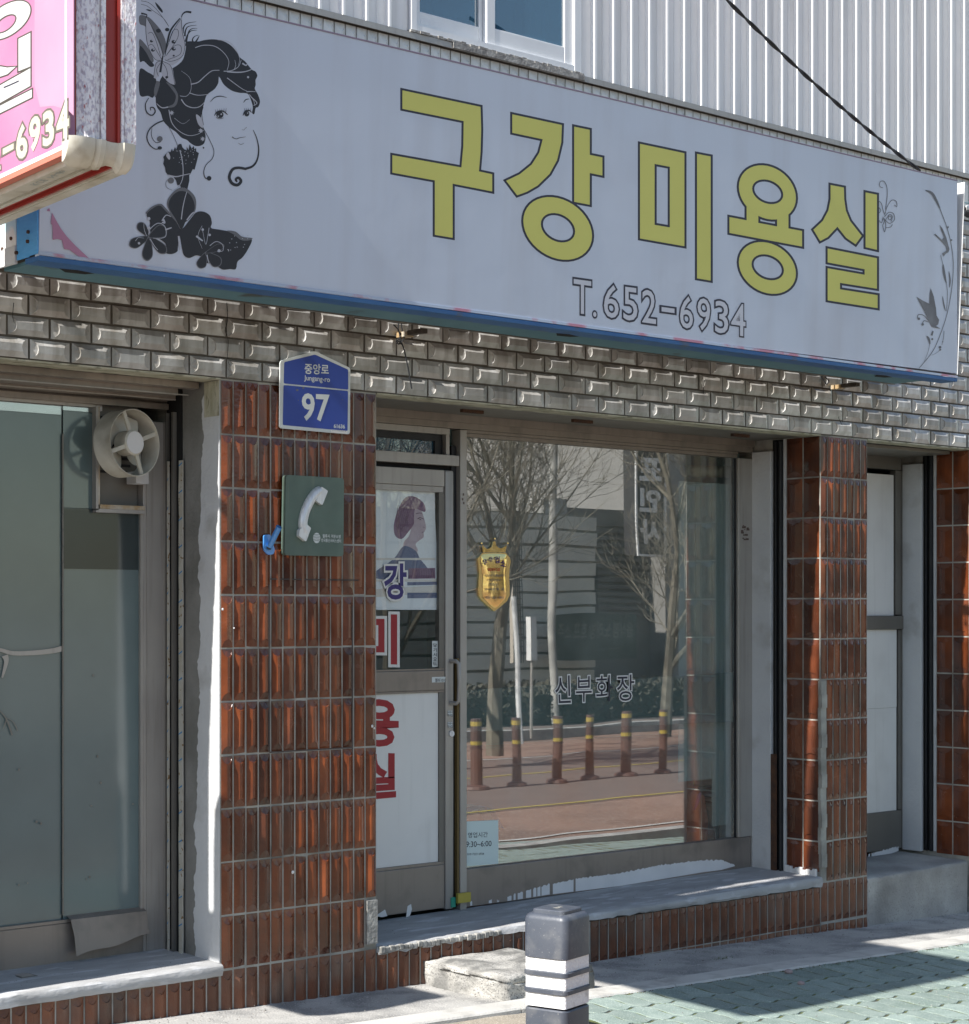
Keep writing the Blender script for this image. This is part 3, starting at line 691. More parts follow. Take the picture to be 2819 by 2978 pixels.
# door lettering: white rim then colour
def outl(parent, chars, m, y, rim=.055, b=.028):
    ly = Layers(lambda x, yy, d: at(x, yy, y-d)); a = MB(); c_ = MB(); refs = []
    for ch, q in chars:
        v, _ = text_mesh(ch, b); refs.append((min(p[0] for p in v), max(p[0] for p in v), min(p[1] for p in v), max(p[1] for p in v)))
    if rim:
        for (ch, q), r in zip(chars, refs): put_text(a, ch, q, ly.nxt(), b+rim, ref=r)
        a.build('lettering_rim', M['wpanel'], parent)
    for (ch, q), r in zip(chars, refs): put_text(c_, ch, q, ly.nxt(), b, ref=r)
    c_.build('lettering', m, parent)
def zz5(pts): return [(1050+p[0]/1.5633, 1050+p[1]/1.5633) for p in pts]
def zz6(pts): return [(1050+p[0]/1.5633, 1900+p[1]/1.5633) for p in pts]
outl(door, [('강', zz5([(105, 1085), (208, 1085), (208, 920), (105, 920)]))], M['navy'], YF+.0165)
outl(door, [('미', zz5([(8, 1378), (165, 1380), (165, 1152), (8, 1150)]))], M['redink'], YF+.0165)
outl(door, [('용', zz6([(-5, 425), (172, 425), (172, 212), (-5, 205)])), ('실', zz6([(-5, 670), (160, 655), (160, 455), (-5, 450)]))], M['redink'], YF+.0115, rim=0, b=.035)
# poster behind the door pane
po = empty('poster', (0, 0, 0)); tag(po, 'faded poster of a purple haired woman in profile behind the door glass', 'poster')
z_ = lambda pts: [(1050+p[0]/1.8886, 1350+p[1]/1.8886) for p in pts]
fnp = lambda x, y, d: at(x, y, YF+.0262-d)
ly = Layers(fnp, .00012, 0)
f = MB(); f.prism(z_([(20, 105), (405, 115), (408, 300), (418, 500), (420, 800), (20, 800)]), lambda x, y: at(x, y, YF+.0262), (0, .0015, 0)); f.build('sheet', M['poster'], po)
def pol(parent, name, m, shapes, ly, smooth=True):
    f = MB()
    for s in shapes: f.poly([cr(s, 4) if smooth else s], ly.nxt())
    return f.build(name, m, parent, fix=False)
pol(po, 'printed_face', M['skin'], [z_([(290, 235), (325, 245), (345, 290), (358, 350), (345, 375), (345, 400), (320, 420), (300, 440), (310, 480), (240, 500), (235, 430), (270, 380)])], ly)
pol(po, 'printed_jacket', M['coatp'], [z_([(235, 450), (300, 475), (325, 520), (365, 570), (380, 620), (60, 625), (180, 520)])], ly)
pol(po, 'printed_hair', M['hairp'], [z_([(215, 225), (250, 180), (300, 180), (345, 215), (352, 262), (300, 245), (292, 290), (290, 330), (262, 370), (225, 410), (190, 395), (180, 350), (190, 290)])], ly)
pol(po, 'printed_band', M['wpanel'], [z_([(20, 515), (410, 515), (410, 527), (20, 527)]), z_([(20, 632), (415, 632), (415, 645), (20, 645)]), z_([(20, 690), (417, 665), (418, 705), (20, 735)])], ly, False)
pol(po, 'printed_block', M['hairp'], [z_([(262, 572), (408, 570), (409, 628), (262, 630)])], ly, False)
pol(po, 'printed_stripe', M['coatp'], [z_([(255, 648), (416, 645), (416, 663), (255, 666)]), z_([(255, 706), (418, 706), (418, 735), (255, 737)])], ly, False)

# --- door surround, transom and shop window
sf = empty('shop_window', (0, 0, 0), B)
f = MB(); f.box(mx0, mx1, YF-.012, YF+.06, .19, 2.685, bev=.003); f.build('mullion', M['aluL'], sf)
f = MB(); f.box(dx1+.004, mx0-.001, YF+.02, YF+.06, .205, 2.6); f.build('hinge_gap', M['dark'], sf)
MB().box(mx0-.014, mx0-.002, YF-.004, YF+.018, .22, 1.5).build('weather_strip', mat('brown_weather_strip', (.16, .11, .04), .7), sf)
f = MB(); f.box(PW+.002, mx0-.001, YF-.006, YF+.05, 2.495, 2.55, bev=.003); f.build('transom_bar', M['aluL'], sf)
f = MB(); f.box(dx0, dx1+.02, YF+.03, YF+.06, 2.4705, 2.494); f.build('gap', M['black'], sf)
f = MB(); f.box(PW+.002, RX0-.03, YF-.012, YF+.06, 2.688, 2.762); f.box(PW+.002, RX0-.03, YF-.03, YF-.013, 2.72, 2.762)
f.box(mx1+.002, RX0-.15, YF-.004, YF+.055, 2.672, 2.6865); f.box(mx1+.002, RX0-.15, YF+.004, YF+.052, 2.652, 2.6705)
f.build('header', M['alu'], sf)
f = MB(); f.box(PW+.002, mx0-.06, YF+.002, YF+.03, 2.655, 2.686); f.box(mx0-.085, mx0-.062, YF+.002, YF+.03, 2.552, 2.654); f.build('transom_frame', M['aluL'], sf)
f = MB(); f.box(PW+.002, mx0-.086, YF+.031, YF+.06, 2.62, 2.654); f.box(mx0-.135, mx0-.086, YF+.031, YF+.06, 2.552, 2.62); f.build('transom_inner_frame', M['dark'], sf)  # dark metal members set behind the transom frame
MB().box(PW+.002, mx0-.136, YF+.045, YF+.05, 2.552, 2.619).build('transom_pane', M['glassB'], sf)
wxr = xat(2147); fxr = xat(2195)
f = MB(); f.box(mx1+.001, fxr-.04, YF-.004, YF+.055, .205, .4, bev=.003); f.build('bottom_rail', M['alu'], sf)
f = MB(); f.box(wxr, fxr-.002, YF-.006, YF+.055, .402, 2.6505, bev=.003); f.box(fxr-.038, fxr-.002, YF-.008, YF+.05, .205, .4015); f.box(wxr+.01, wxr+.014, YF-.009, YF-.006, .41, 2.65); f.build('right_stile', M['aluL'], sf)
f = MB(); f.box(wxr-.006, wxr-.001, YF+.012, YF+.05, .402, 2.65); f.build('dark_bead', M['dark'], sf)
GY = YF+.03
ft1a, ft1b = at(1357, 2008, GY).z, at(2140, 1955, GY).z; ft0a, ft0b = at(1357, 2128, GY).z, at(2140, 2100, GY).z
gx0, gx1 = mx1+.002, wxr-.007
MB().box(gx0, gx1, GY-.003, GY+.003, .402, 2.6505).build('pane', M['glass'], sf)
f = MB(); f.add([(gx0, GY+.004, ft0a), (gx1, GY+.004, ft0b), (gx1, GY+.004, ft1b), (gx0, GY+.004, ft1a), (gx0, GY+.005, ft0a), (gx1, GY+.005, ft0b), (gx1, GY+.005, ft1b), (gx0, GY+.005, ft1a)], [(0, 1, 2, 3), (7, 6, 5, 4), (0, 4, 5, 1), (3, 2, 6, 7), (0, 3, 7, 4), (1, 5, 6, 2)])
f.build('added_teal_band', M['glassT'], sf)  # teal sheet added in place of the room wall seen behind the glass
outl(sf, [(c, zz6(q)) for c, q in (('신', [(886, 228), (955, 225), (952, 100), (882, 106)]), ('부', [(978, 222), (1050, 220), (1050, 103), (978, 108)]), ('화', [(1070, 218), (1145, 218), (1145, 98), (1070, 102)]), ('장', [(1165, 218), (1243, 215), (1243, 96), (1165, 98)]))], M['ink'], GY-.0035, rim=.042, b=.002)
# brushed white paint along the sill
def brushed(pts_top, pts_bot, y, name, parent, seed=1):
    f = MB(); n = 260
    def ip(pts, x):
        for a, b_ in zip(pts, pts[1:]):
            if a[0] <= x <= b_[0]: t = (x-a[0])/(b_[0]-a[0]); return a[1]+(b_[1]-a[1])*t
        return pts[-1][1]
    v = []; fs = []; x0 = pts_top[0][0]; x1 = pts_top[-1][0]
    for i in range(n+1):
        x = x0+(x1-x0)*i/n; t = ip(pts_top, x); b_ = ip(pts_bot, x)
        t += noise.noise(Vector((x*.15, seed, 0)))*5+noise.noise(Vector((x*.6, seed, 2)))*3.5
        v += [tuple(at(x, t, y)), tuple(at(x, max(b_, t+1), y))]
        gap = noise.noise(Vector((x*.09, seed*3, 5)))+(x-x0)/(x1-x0)*1.6
        if i and gap > .28: fs.append((2*i-2, 2*i, 2*i+1, 2*i-1))
    f.add(v, fs); return f.build(name, M['white'], parent, fix=False)
brushed(zz6([(478, 1128), (640, 1120), (700, 1095), (850, 1052), (1000, 1022), (1180, 1000), (1350, 965), (1560, 940), (1640, 940), (1700, 962)]), zz6([(478, 1150), (640, 1130), (700, 1122), (850, 1098), (1000, 1080), (1180, 1058), (1350, 1030), (1560, 995), (1640, 985), (1700, 968)]), YF-.0052, 'brushed_white_paint', sf)
f = MB(); f.poly([zz6([(205, 1200), (212, 1150), (228, 1140), (232, 1165), (222, 1195)])], lambda x, y: at(x, y, YF-.001)); f.poly([zz6([(65, 1195), (110, 1165), (120, 1195), (95, 1200)])], lambda x, y: at(x, y, YF-.001)); f.build('paint_smear', M['wpanel'], door, fix=False)
f = MB(); f.box(mx0-.03, mx1+.012, YF-.03, YF-.014, .235, .285); f.build('yellow_tape', M['tapeY'], sf)
f = MB(); f.box(mx0-.06, mx0-.031, YF-.01, YF+.018, .215, .265); f.build('green_tape', M['tapeG'], sf)
f = MB()
for (x, y) in ((1348, 1438), (1346, 1452), (1349, 1463)): p = at(x, y, YF-.0125); f.box(p.x-.004, p.x+.004, YF-.0135, YF-.0125, p.z-.006, p.z+.006)
for i in range(14):
    x = random.uniform(2158, 2176); y = random.uniform(1526, 1572); p = at(x, y, YF-.007); s = random.uniform(.004, .012); f.box(p.x-s, p.x+s, YF-.0085, YF-.0062, p.z-s*.5, p.z+s*.5)
f.build('glue_spot', mat('glue_brown', (.10, .07, .06), .8), sf)
# hinge brackets under the soffit
for (x, y) in ((1370, 1197), (1690, 1226), (2150, 1262)):
    p = at(x, y, .26); MB().box(p.x-.07, p.x+.07, .24, .262, BAND-.022, BAND-.004).build('rusty_bracket', M['rust'], sf)
MB().box(PW+.002, RX0-.002, .11, YF-.013, BAND-.006, BAND-.003).build('soffit_board', M['aluD'], sf)

# --- far right bay
rb_ = empty('right_shop_window', (0, 0, 0), B)
XR = lambda px: at(px, 1800, YF).x
x1p = XR(2604); x1q = XR(2612)
f = MB(); f.box(RX1+.003, XR(2622), YF, YF+.05, 2.655, 2.755); f.box(XR(2606)+.002, XR(2622), YF+.003, YF+.05, 1.72, 2.65); f.box(XR(2614)+.002, XR(2622), YF+.003, YF+.05, .46, 1.62); f.box(RX1+.003, XR(2640), YF-.012, YF+.05, 1.625, 1.712, bev=.004); f.box(XR(2622)+.002, XR(2655), YF-.004, YF+.05, .21, 2.65, bev=.003); f.build('frame', M['aluD'], rb_)
f = MB(); f.box(RX1+.003, XR(2622), YF, YF+.05, .21, .455, bev=.003); f.build('bottom_rail', M['aluD'], rb_)
MB().box(RX1+.003, x1p, YF+.012, YF+.02, 1.7135, 2.62).build('white_panel', M['wpanel'], rb_)
MB().box(RX1+.003, x1q, YF+.012, YF+.02, .4565, 1.12).build('white_panel', M['wpanel'], rb_)
MB().box(RX1+.003, x1q, YF+.010, YF+.018, 1.1215, 1.6235).build('white_panel', M['wpanel'], rb_)
MB().box(RX1+.003, QX-.03, .13, YF-.001, BAND-.03, BAND-.01).build('soffit_board', M['aluD'], rb_)
brushed([(2519, 2487), (2550, 2478), (2600, 2465), (2614, 2462)], [(2519, 2502), (2550, 2496), (2600, 2480), (2614, 2475)], YF-.002, 'brushed_white_paint', rb_, 4)
f = MB()
for i in range(22):
    x = RX1+.01+i*.019; f.box(x, x+.02, YF-.03-.01*random.random(), YF-.001, .18, .215+.018*random.random(), bev=.005)
f.build('white_paint_lump', M['white'], rb_)

# --- room behind the panes
rm = empty('interior', (0, 0, 0), B)
f = MB(); f.box(-2.6, 5.6, 3.6, 3.7, 0, 3); f.box(PW, PW+.05, .63, 3.6, 0, 3); f.build('back_wall', M['intw'], rm)
MB().box(RX0+.02, RX0+.07, .625, 3.6, 0, 3).build('side_wall', M['intw'], rm)
MB().box(-2.6, 5.6, .62, 3.6, .1, .15).build('room_floor', M['intd'], rm)
MB().box(-2.6, 5.6, .56, 3.6, 2.85, 2.9).build('ceiling', M['intw'], rm)
MB().box(-2.75, 8.2, 3.71, 3.9, -.3, 7.4).build('rear_wall', M['plaster'], B)
MB().box(-3.2, 8.4, .401, 3.9, 7.2, 7.4).build('roof_slab', M['conc'], B)
MB().box(-3.2, -2.8, .02, 3.9, -.3, 7.19).build('end_wall', M['plaster'], B)
MB().box(8.2, 8.4, .02, 3.9, -.3, 7.19).build('end_wall', M['plaster'], B)
f = MB(); f.tube([(xat(1975, .7), .66, at(2000, 1370, .66).z), (xat(2130, .7)+.02, .66, at(2130, 1372, .66).z)], .035, 14); f.build('blind_roll', M['blind'], rm, smooth=True)
f = MB()
for i in range(9): x = xat(1962, .62)+i*.072; f.box(x, x+.0715, .585+.005*(i % 2), .59+.005*(i % 2), .47 if i > 3 else .75, 2.5)
f.build('vertical_curtain', mat('sage_curtain', (.42, .56, .54), .8, (.56, .70, .67), (9, .5, .15), stretch=(1, 1, .1)), rm)
f = MB(); p = at(2000, 1835, .76); f.box(p.x-.11, p.x+.07, .755, .765, p.z-.05, p.z+.05); f.build('wall_switch_box', M['blind'], rm)
f = MB(); f.tube([(xat(1977, .75), .75, .8), (xat(1977, .75), .75, 2.5)], .006, 8); f.build('tile_reflection_streak', mat('orange_streak', (.35, .16, .1), .4), rm)  # copper coloured tube standing in for the mirrored sunlit tile corner

# ================================================================== FASCIA SIGN
SY0, SY1 = -.58, -.14; SX0, SX1 = at(113, 750, SY0).x, at(2785, 800, SY0).x; SZ0, SZ1 = (at(116, 748, SY0).z+at(2785, 1086, SY0).z)/2, (at(556, 0, SY0).z+at(2785, 527, SY0).z)/2-.022
S = empty('fascia_sign'); tag(S, 'long pale grey fascia sign box with mustard Korean letters and a black lady drawing', 'sign')
S.location = (0, 0, 0)
TK = .045                                 # forward lean of the face at the top, added to keep sun off
def atp(px, py, d=0):
    y = SY0
    for _ in range(5): p = at(px, py, y-d); y = SY0-TK*(p.z-SZ0)
    return at(px, py, y-d)
fc_ = [atp(113, 749), atp(2784, 1086), atp(2785, 527), atp(-60, -146.5)]
fc_[3].x = SX0
f = MB(); f.add([tuple(p) for p in fc_]+[(fc_[0].x, SY0+.03, fc_[0].z), (fc_[1].x, SY0+.03, fc_[1].z), (fc_[2].x, SY0+.03, fc_[2].z), (fc_[3].x, SY0+.03, fc_[3].z)], [(0, 1, 2, 3), (7, 6, 5, 4), (0, 4, 5, 1), (1, 5, 6, 2), (2, 6, 7, 3), (3, 7, 4, 0)])
f.build('sign_face', M['signface'], S)
f = MB(); a, b_ = fc_[1], fc_[2]; f.add([(a.x+q, y, z) for q in (.001, .006) for y, z in ((a.y-.003, a.z-.006), (b_.y-.003, b_.z+.006), (SY1, b_.z+.006), (SY1, a.z-.006))], [(0, 1, 2, 3), (7, 6, 5, 4), (0, 4, 5, 1), (1, 5, 6, 2), (2, 6, 7, 3), (3, 7, 4, 0)]); f.build('end_trim', M['white'], S)
f = MB(); f.add([(p.x, y, p.z+h) for h in (.0005, .006) for p in (fc_[3], fc_[2]) for y in (fc_[2].y-.002, SY0+.05)], [(0, 2, 3, 1), (4, 5, 7, 6), (0, 1, 5, 4), (2, 6, 7, 3), (0, 4, 6, 2), (1, 3, 7, 5)]); f.build('top_trim', mat('purplish_trim', (.22, .17, .24), .5), S)
f = MB(); f.box(SX0-.002, SX1-.001, SY0-.0035, SY0+.0, SZ0-.008, SZ0+.004); f.build('faded_pink_edge', mat('chalky_edge', (.42, .50, .62), .7, (.46, .22, .30), (7, .55, .05)), S)
f = MB(); f.box(SX0+.0, SX1, SY0-.002, SY0+.11, SZ0-.030, SZ0-.009, bev=.004); f.build('blue_front_lip', M['blue'], S)
f = MB(); f.box(SX0+.02, SX1-.16, SY0+.112, -.265, SZ0-.026, SZ0-.012); f.build('teal_underside', M['teal'], S)
f = MB(); f.box(SX0+.03, SX1-.02, SY1-.02, SY1, SZ0-.01, SZ1); f.box(SX0, SX1, SY0+.052, SY1, SZ1-.01, SZ1); f.build('sign_back', M['aluD'], S)
f = MB(); f.box(SX0-.006, SX0-.0005, SY0, SY0+.068, SZ0-.004, SZ1).box(SX0-.0045, SX0-.0003, SY0+.0685, SY0+.165, SZ0-.008, SZ1); f.build('blue_end_panel', [M['bluebright']], S)
f = MB(); f.box(SX0-.008, SX0-.0005, SY0+.167, SY1+.03, SZ0+.05, SZ1); f.build('pale_end_panel', M['skyp'], S)
f = MB(); f.box(SX0-.012, SX0-.0005, SY0+.167, SY1+.03, SZ0-.02, SZ0+.048); f.build('white_end_bracket', M['plaster'], S)
f = MB()
for y, z in ((SY0+.07, .03), (SY0+.065, .065), (SY0+.16, .0), (SY0+.27, .03), (SY0+.2, .06)): f.tube([(SX0-.014, y, SZ0+z+.02), (SX0-.004, y, SZ0+z+.02)], .007, 8)
f.build('screw', M['rust'], S)
# peeled hole in the underside, brackets to the wall, loose wire
for px, py in ((225, 788), (1650, 957), (2570, 1089)):
    p = at(px, py, SY0+.12); q = MB(); q.poly([[(p.x-.09, SY0+.10), (p.x-.02, SY0+.085), (p.x+.07, SY0+.11), (p.x+.05, SY0+.15), (p.x-.03, SY0+.16)]], lambda x, y: (x, y, SZ0-.0305)); q.build('rusted_hole', M['black'], S, fix=False)
for px in (1215, 2475):
    x = at(px, 900, SY1).x
    br = MB().box(x-.018, x+.018, SY1-.05, -.085, SZ0-.052, SZ0-.031); o = br.build('support_bracket', mat('weathered_timber', (.045, .036, .028), .9, (.08, .065, .05), (20, .5, .2)), S)
    MB().box(x-.03, x+.02, -.084, -.019, SZ0-.058, SZ0-.035).build('bracket_foot', M['rustw'], S)
# --- lettering traced on the plane of the face
zA = lambda p: (1050+p[0]/1.0605, 150+p[1]/1.0605)
A = lambda pts: [zA(p) for p in pts]
glyphs = [
 ([[(128, 119), (369, 170), (371, 240), (369, 310), (364, 369), (405, 378), (405, 431), (283, 407), (283, 574), (228, 565), (228, 397), (97, 373), (97, 319), (310, 357), (316, 290), (317, 214), (128, 176)]], 0),
 ([[(467, 193), (620, 226), (618, 280), (605, 335), (582, 377), (545, 413), (512, 432), (482, 443), (448, 398), (490, 378), (527, 348), (550, 312), (561, 270), (467, 250)]], 0),
 ([[(658, 231), (706, 241), (706, 318), (745, 326), (745, 382), (706, 374), (706, 472), (658, 463)]], 0),
 ([[(861, 284), (998, 313), (998, 600), (861, 576)], [(906, 346), (906, 534), (953, 542), (953, 355)]], 0),
 ([[(1037, 315), (1079, 323), (1079, 706), (1037, 699)]], 0),
 ([[(1190, 474), (1226, 482), (1226, 528), (1284, 539), (1284, 496), (1319, 502), (1319, 545), (1361, 553), (1361, 601), (1137, 559), (1137, 510), (1190, 520)]], 0),
 ([[(1449, 411), (1490, 419), (1491, 455), (1496, 490), (1509, 522), (1545, 568), (1526, 594), (1497, 574), (1470, 540), (1440, 572), (1417, 584), (1396, 549), (1425, 522), (1442, 490), (1449, 455)]], 0),
 ([[(1557, 434), (1592, 441), (1592, 611), (1557, 603)]], 0),
 ([[(1440, 607), (1592, 637), (1592, 731), (1478, 713), (1478, 733), (1594, 751), (1594, 791), (1440, 767), (1440, 668), (1554, 688), (1554, 671), (1440, 650)]], 0),
]
rings = [((607, 545), 106, 94, 53, 44, .22), ((1254, 434), 88, 82, 48, 37, .2), ((1254, 667), 88, 78, 50, 39, .2)]
face = lambda x, y, d: atp(x, y, d)
LYd = Layers(face, .00004, .0003); dark = MB(); yel = MB(); T = 6.6/1.0605
allr = [[A(r) for r in g_[0]] for g_ in glyphs]
for (c, a, b_, ai, bi, sh) in rings:
    allr.append([[zA(p) for p in circ(c[0], c[1], a, b_, sh, 40)], [zA(p) for p in reversed(circ(c[0]+1, c[1]-2, ai, bi, sh, 32))]])
def area(r): return sum(r[i][0]*r[(i+1) % len(r)][1]-r[(i+1) % len(r)][0]*r[i][1] for i in range(len(r)))
for g_ in allr:
    o = [offset(g_[0], T)]
    for h in g_[1:]: o.append(offset(h, -T))
    dark.poly(o, LYd.nxt())
for g_ in allr: yel.poly(g_, LYd.nxt())
dark.build('letter_outline', M['ink'], S, fix=False); yel.build('lettering', M['yellow'], S, fix=False)
f = MB(); g2 = MB()
q = A([(668, 806), (1190, 878), (1190, 771), (662, 699)])
chars = 'T.652-6934'; xs = [(655, 712), (715, 728), (748, 797), (808, 855), (866, 912), (925, 970), (983, 1026), (1037, 1079), (1091, 1135), (1141, 1188)]
refs = []; tops = []
for ch, (a, b_) in zip(chars, xs):
    sl_ = .139; base = lambda x: 809+(x-668)*sl_
    h = 109-(a-655)*.012
    if ch == '.': q = [(a, base(a)+4), (b_, base(b_)+4), (b_, base(b_)-16), (a, base(a)-16)]
    elif ch == '-': q = [(a, base(a)-42), (b_, base(b_)-42), (b_, base(b_)-60), (a, base(a)-60)]
    else: q = [(a, base(a)), (b_, base(b_)), (b_, base(b_)-h), (a, base(a)-h)]
    v, _ = text_mesh(ch, .02); r = (min(p[0] for p in v), max(p[0] for p in v), min(p[1] for p in v), max(p[1] for p in v))
    put_text(f, ch, A(q), LYd.nxt(), .036 if ch == '4' else .046, ref=r); refs.append((ch, A(q), r))
for ch, q, r in refs: put_text(g2, ch, q, LYd.nxt(), .004, ref=r)
f.build('telephone_number_outline', M['ink'], S, fix=False); g2.build('telephone_number', mat('number_fill', (.55, .57, .63), .5), S, fix=False)
# --- lady drawing
L_ = lambda pts: [(350+p[0]/2.4778, p[1]/2.4778) for p in pts]
LY = Layers(face, .000012, .0002)
bk = MB(); lt = MB(); gy = MB(); pk = MB()
def P(mb, pts, n=5): mb.poly([cr(L_(pts), n)], LY.nxt())
def Rb(mb, pts, w0, w1=None, wm=None): ribbon(mb, L_(pts), LY.nxt(), w0/2.4778, None if w1 is None else w1/2.4778, wm=None if wm is None else wm/2.4778)
P(bk, [(480, 300), (520, 296), (560, 298), (610, 287), (660, 282), (720, 288), (770, 308), (810, 338), (842, 378), (862, 412), (900, 442), (932, 482), (950, 502), (975, 515), (988, 545), (975, 575), (976, 610), (970, 640), (992, 680), (1007, 730), (995, 768), (976, 778), (966, 820), (950, 812), (955, 770), (942, 722), (925, 682), (900, 670), (860, 668), (810, 655), (770, 630), (740, 600), (714, 556), (705, 600), (680, 640), (642, 668), (620, 690), (605, 740), (590, 800), (582, 860), (600, 920), (615, 980), (605, 1030), (575, 1050), (540, 1050), (505, 1030), (480, 1008), (440, 990), (400, 950), (350, 915), (310, 870), (290, 810), (262, 765), (255, 710), (262, 650), (285, 580), (310, 540), (360, 500), (410, 470), (450, 430), (468, 370), (474, 330)])
P(bk, [(140, 500), (200, 520), (245, 550), (262, 600), (240, 698), (200, 690), (140, 680)])
P(gy, [(140, 110), (200, 120), (250, 165), (300, 230), (330, 310), (320, 380), (300, 400), (260, 330), (215, 250), (180, 190), (140, 170)])
P(gy, [(140, 280), (190, 330), (230, 400), (240, 440), (215, 450), (180, 400), (140, 350)])
P(bk, [(140, 330), (185, 375), (215, 430), (245, 470), (215, 480), (170, 440), (140, 440)])
for a, b_ in (((150, 30), (235, 75)), ((150, 5), (255, 60))): Rb(bk, [a, ((a[0]+b_[0])/2, a[1]+12), b_, (310, 130), (350, 190)], 3, 3)
P(bk, [(185, 68), (205, 66), (228, 78), (210, 80)], 3); P(bk, [(250, 15), (275, 35), (305, 75), (300, 90), (268, 55)], 3)
Rb(bk, [(150, 95), (190, 105), (185, 125)], 14, 4)
for p in ([(475, 330), (480, 280), (495, 225), (520, 205), (555, 203)], [(465, 260), (470, 220), (490, 190), (550, 180)], [(452, 240), (455, 200), (480, 168), (548, 155)], [(540, 330), (520, 290), (535, 262), (565, 252)], [(470, 300), (485, 250), (510, 222), (552, 216)], [(545, 300), (560, 275), (570, 255)]): Rb(bk, p, 14, 2)
P(lt, [(318, 420), (350, 310), (390, 215), (440, 130), (448, 200), (462, 280), (468, 340), (450, 400), (420, 440), (370, 470), (335, 440)])
P(lt, [(305, 420), (285, 330), (240, 230), (188, 120), (186, 200), (195, 300), (215, 370), (250, 425)])
P(lt, [(300, 440), (345, 455), (375, 490), (385, 545), (395, 605), (360, 600), (325, 570), (300, 530)])
P(lt, [(292, 440), (255, 450), (248, 500), (240, 555), (262, 560), (285, 520)])
P(gy, [(262, 585), (285, 600), (262, 680), (250, 700), (243, 650)]); P(gy, [(330, 590), (380, 620), (415, 680), (410, 740), (385, 770), (340, 775), (345, 765), (385, 745), (400, 690), (370, 640)])
for p in ([(186, 120), (240, 215), (290, 320), (310, 410)], [(186, 120), (184, 220), (200, 330), (250, 425), (300, 432)], [(200, 240), (230, 235), (260, 300), (290, 400)], [(200, 330), (230, 320), (270, 380), (300, 430)],
          [(440, 130), (385, 215), (345, 320), (318, 410)], [(440, 140), (446, 230), (466, 320), (445, 405), (370, 440), (320, 430)], [(350, 300), (380, 220), (415, 215), (410, 280), (330, 400)], [(330, 400), (390, 330), (435, 330), (430, 390), (340, 430)],
          [(300, 440), (360, 470), (382, 545), (392, 605)], [(300, 445), (330, 490), (340, 550), (310, 590)], [(300, 440), (258, 455), (240, 555)], [(290, 450), (262, 500), (275, 550)]): Rb(bk, p, 3.4)
Rb(bk, [(440, 125), (450, 100), (475, 84), (512, 88)], 5, 16); Rb(bk, [(322, 400), (340, 300), (365, 215), (430, 130)], 4, 7, 14); Rb(bk, [(308, 400), (300, 440), (288, 520)], 10, 16)
for (x, y, r) in ((385, 300, 16), (385, 352, 15), (225, 295, 12), (235, 360, 14), (385, 400, 8), (335, 555, 11), (275, 220, 18), (338, 212, 16)): P(bk, circ(x, y, r, r*.8, n=10), 2)
for (x, y, r) in ((391, 296, 6), (391, 348, 6), (230, 291, 5), (240, 356, 6)): P(lt, circ(x, y, r, r*.8, n=8), 2)
for p, w_ in (([(540, 342), (600, 325), (680, 332), (745, 378), (782, 440), (770, 505)], 6), ([(508, 606), (560, 592), (610, 548), (660, 510), (715, 505)], 8), ([(498, 668), (560, 685), (640, 678)], 6), ([(745, 512), (800, 508), (850, 480), (872, 430)], 6), ([(820, 500), (832, 470), (825, 430)], 4), ([(770, 515), (840, 520), (900, 515), (945, 500)], 10),
              ([(770, 560), (830, 605), (880, 640), (912, 655)], 6), ([(712, 552), (708, 590)], 5), ([(440, 715), (470, 755), (520, 775), (570, 768), (608, 735)], 8), ([(350, 790), (370, 880), (420, 940), (490, 975), (560, 965), (610, 930)], 6), ([(390, 850), (450, 890), (500, 860)], 3),
              ([(345, 770), (300, 775), (262, 745)], 9), ([(700, 285), (780, 300), (830, 350), (860, 420), (850, 470)], 4), ([(430, 690), (480, 690), (510, 640), (500, 560), (440, 510)], 4), ([(910, 660), (940, 658), (975, 660)], 7), ([(945, 700), (985, 740), (960, 760)], 7), ([(880, 455), (905, 470), (915, 460)], 12), ([(930, 680), (960, 720), (970, 760)], 6)): Rb(lt, p, w_, w_*.5)
for (x, y) in ((370, 812), (580, 940), (594, 1000)):
    st = []
    for k in range(14): a = math.pi*2*k/14; r = 20 if k % 2 == 0 else 9; st.append((x+r*math.cos(a), y+r*math.sin(a)))
    lt.poly([L_(st)], LY.nxt())
P(lt, circ(921, 555, 8, 8, n=10), 2)
P(lt, [(545, 830), (560, 828), (590, 860), (600, 900), (590, 920), (560, 890)])
# face
for p in ([(650, 732), (680, 702), (720, 692), (768, 702)], [(888, 738), (905, 717), (930, 712)]): Rb(bk, p, 3, 2, 7)
P(bk, circ(718, 826, 26, 24, n=14), 2); P(lt, circ(728, 822, 6, 6, n=8), 2); P(lt, circ(706, 836, 6, 4, n=8), 2)
Rb(bk, [(678, 832), (700, 805), (740, 800), (774, 826)], 4, 4, 10); Rb(bk, [(690, 845), (715, 855), (745, 848)], 3)
for a in range(6): Rb(bk, [(690+a*14, 812-a), (684+a*16, 786-a*2)], 4, 1)
P(bk, circ(912, 818, 18, 20, n=12), 2); P(lt, circ(918, 814, 4, 5, n=8), 2); Rb(bk, [(884, 832), (900, 800), (930, 795), (946, 810)], 4, 4, 9)
for a in range(4): Rb(bk, [(898+a*13, 802), (896+a*15, 776)], 4, 1)
Rb(gy, [(878, 932), (890, 936), (900, 925), (912, 915)], 2, 3); Rb(gy, [(808, 988), (835, 1000), (860, 992), (905, 985)], 3, 2, 6); Rb(gy, [(850, 1030), (870, 1040), (892, 1030)], 2, 2, 4); Rb(gy, [(806, 985), (820, 996)], 9, 5)
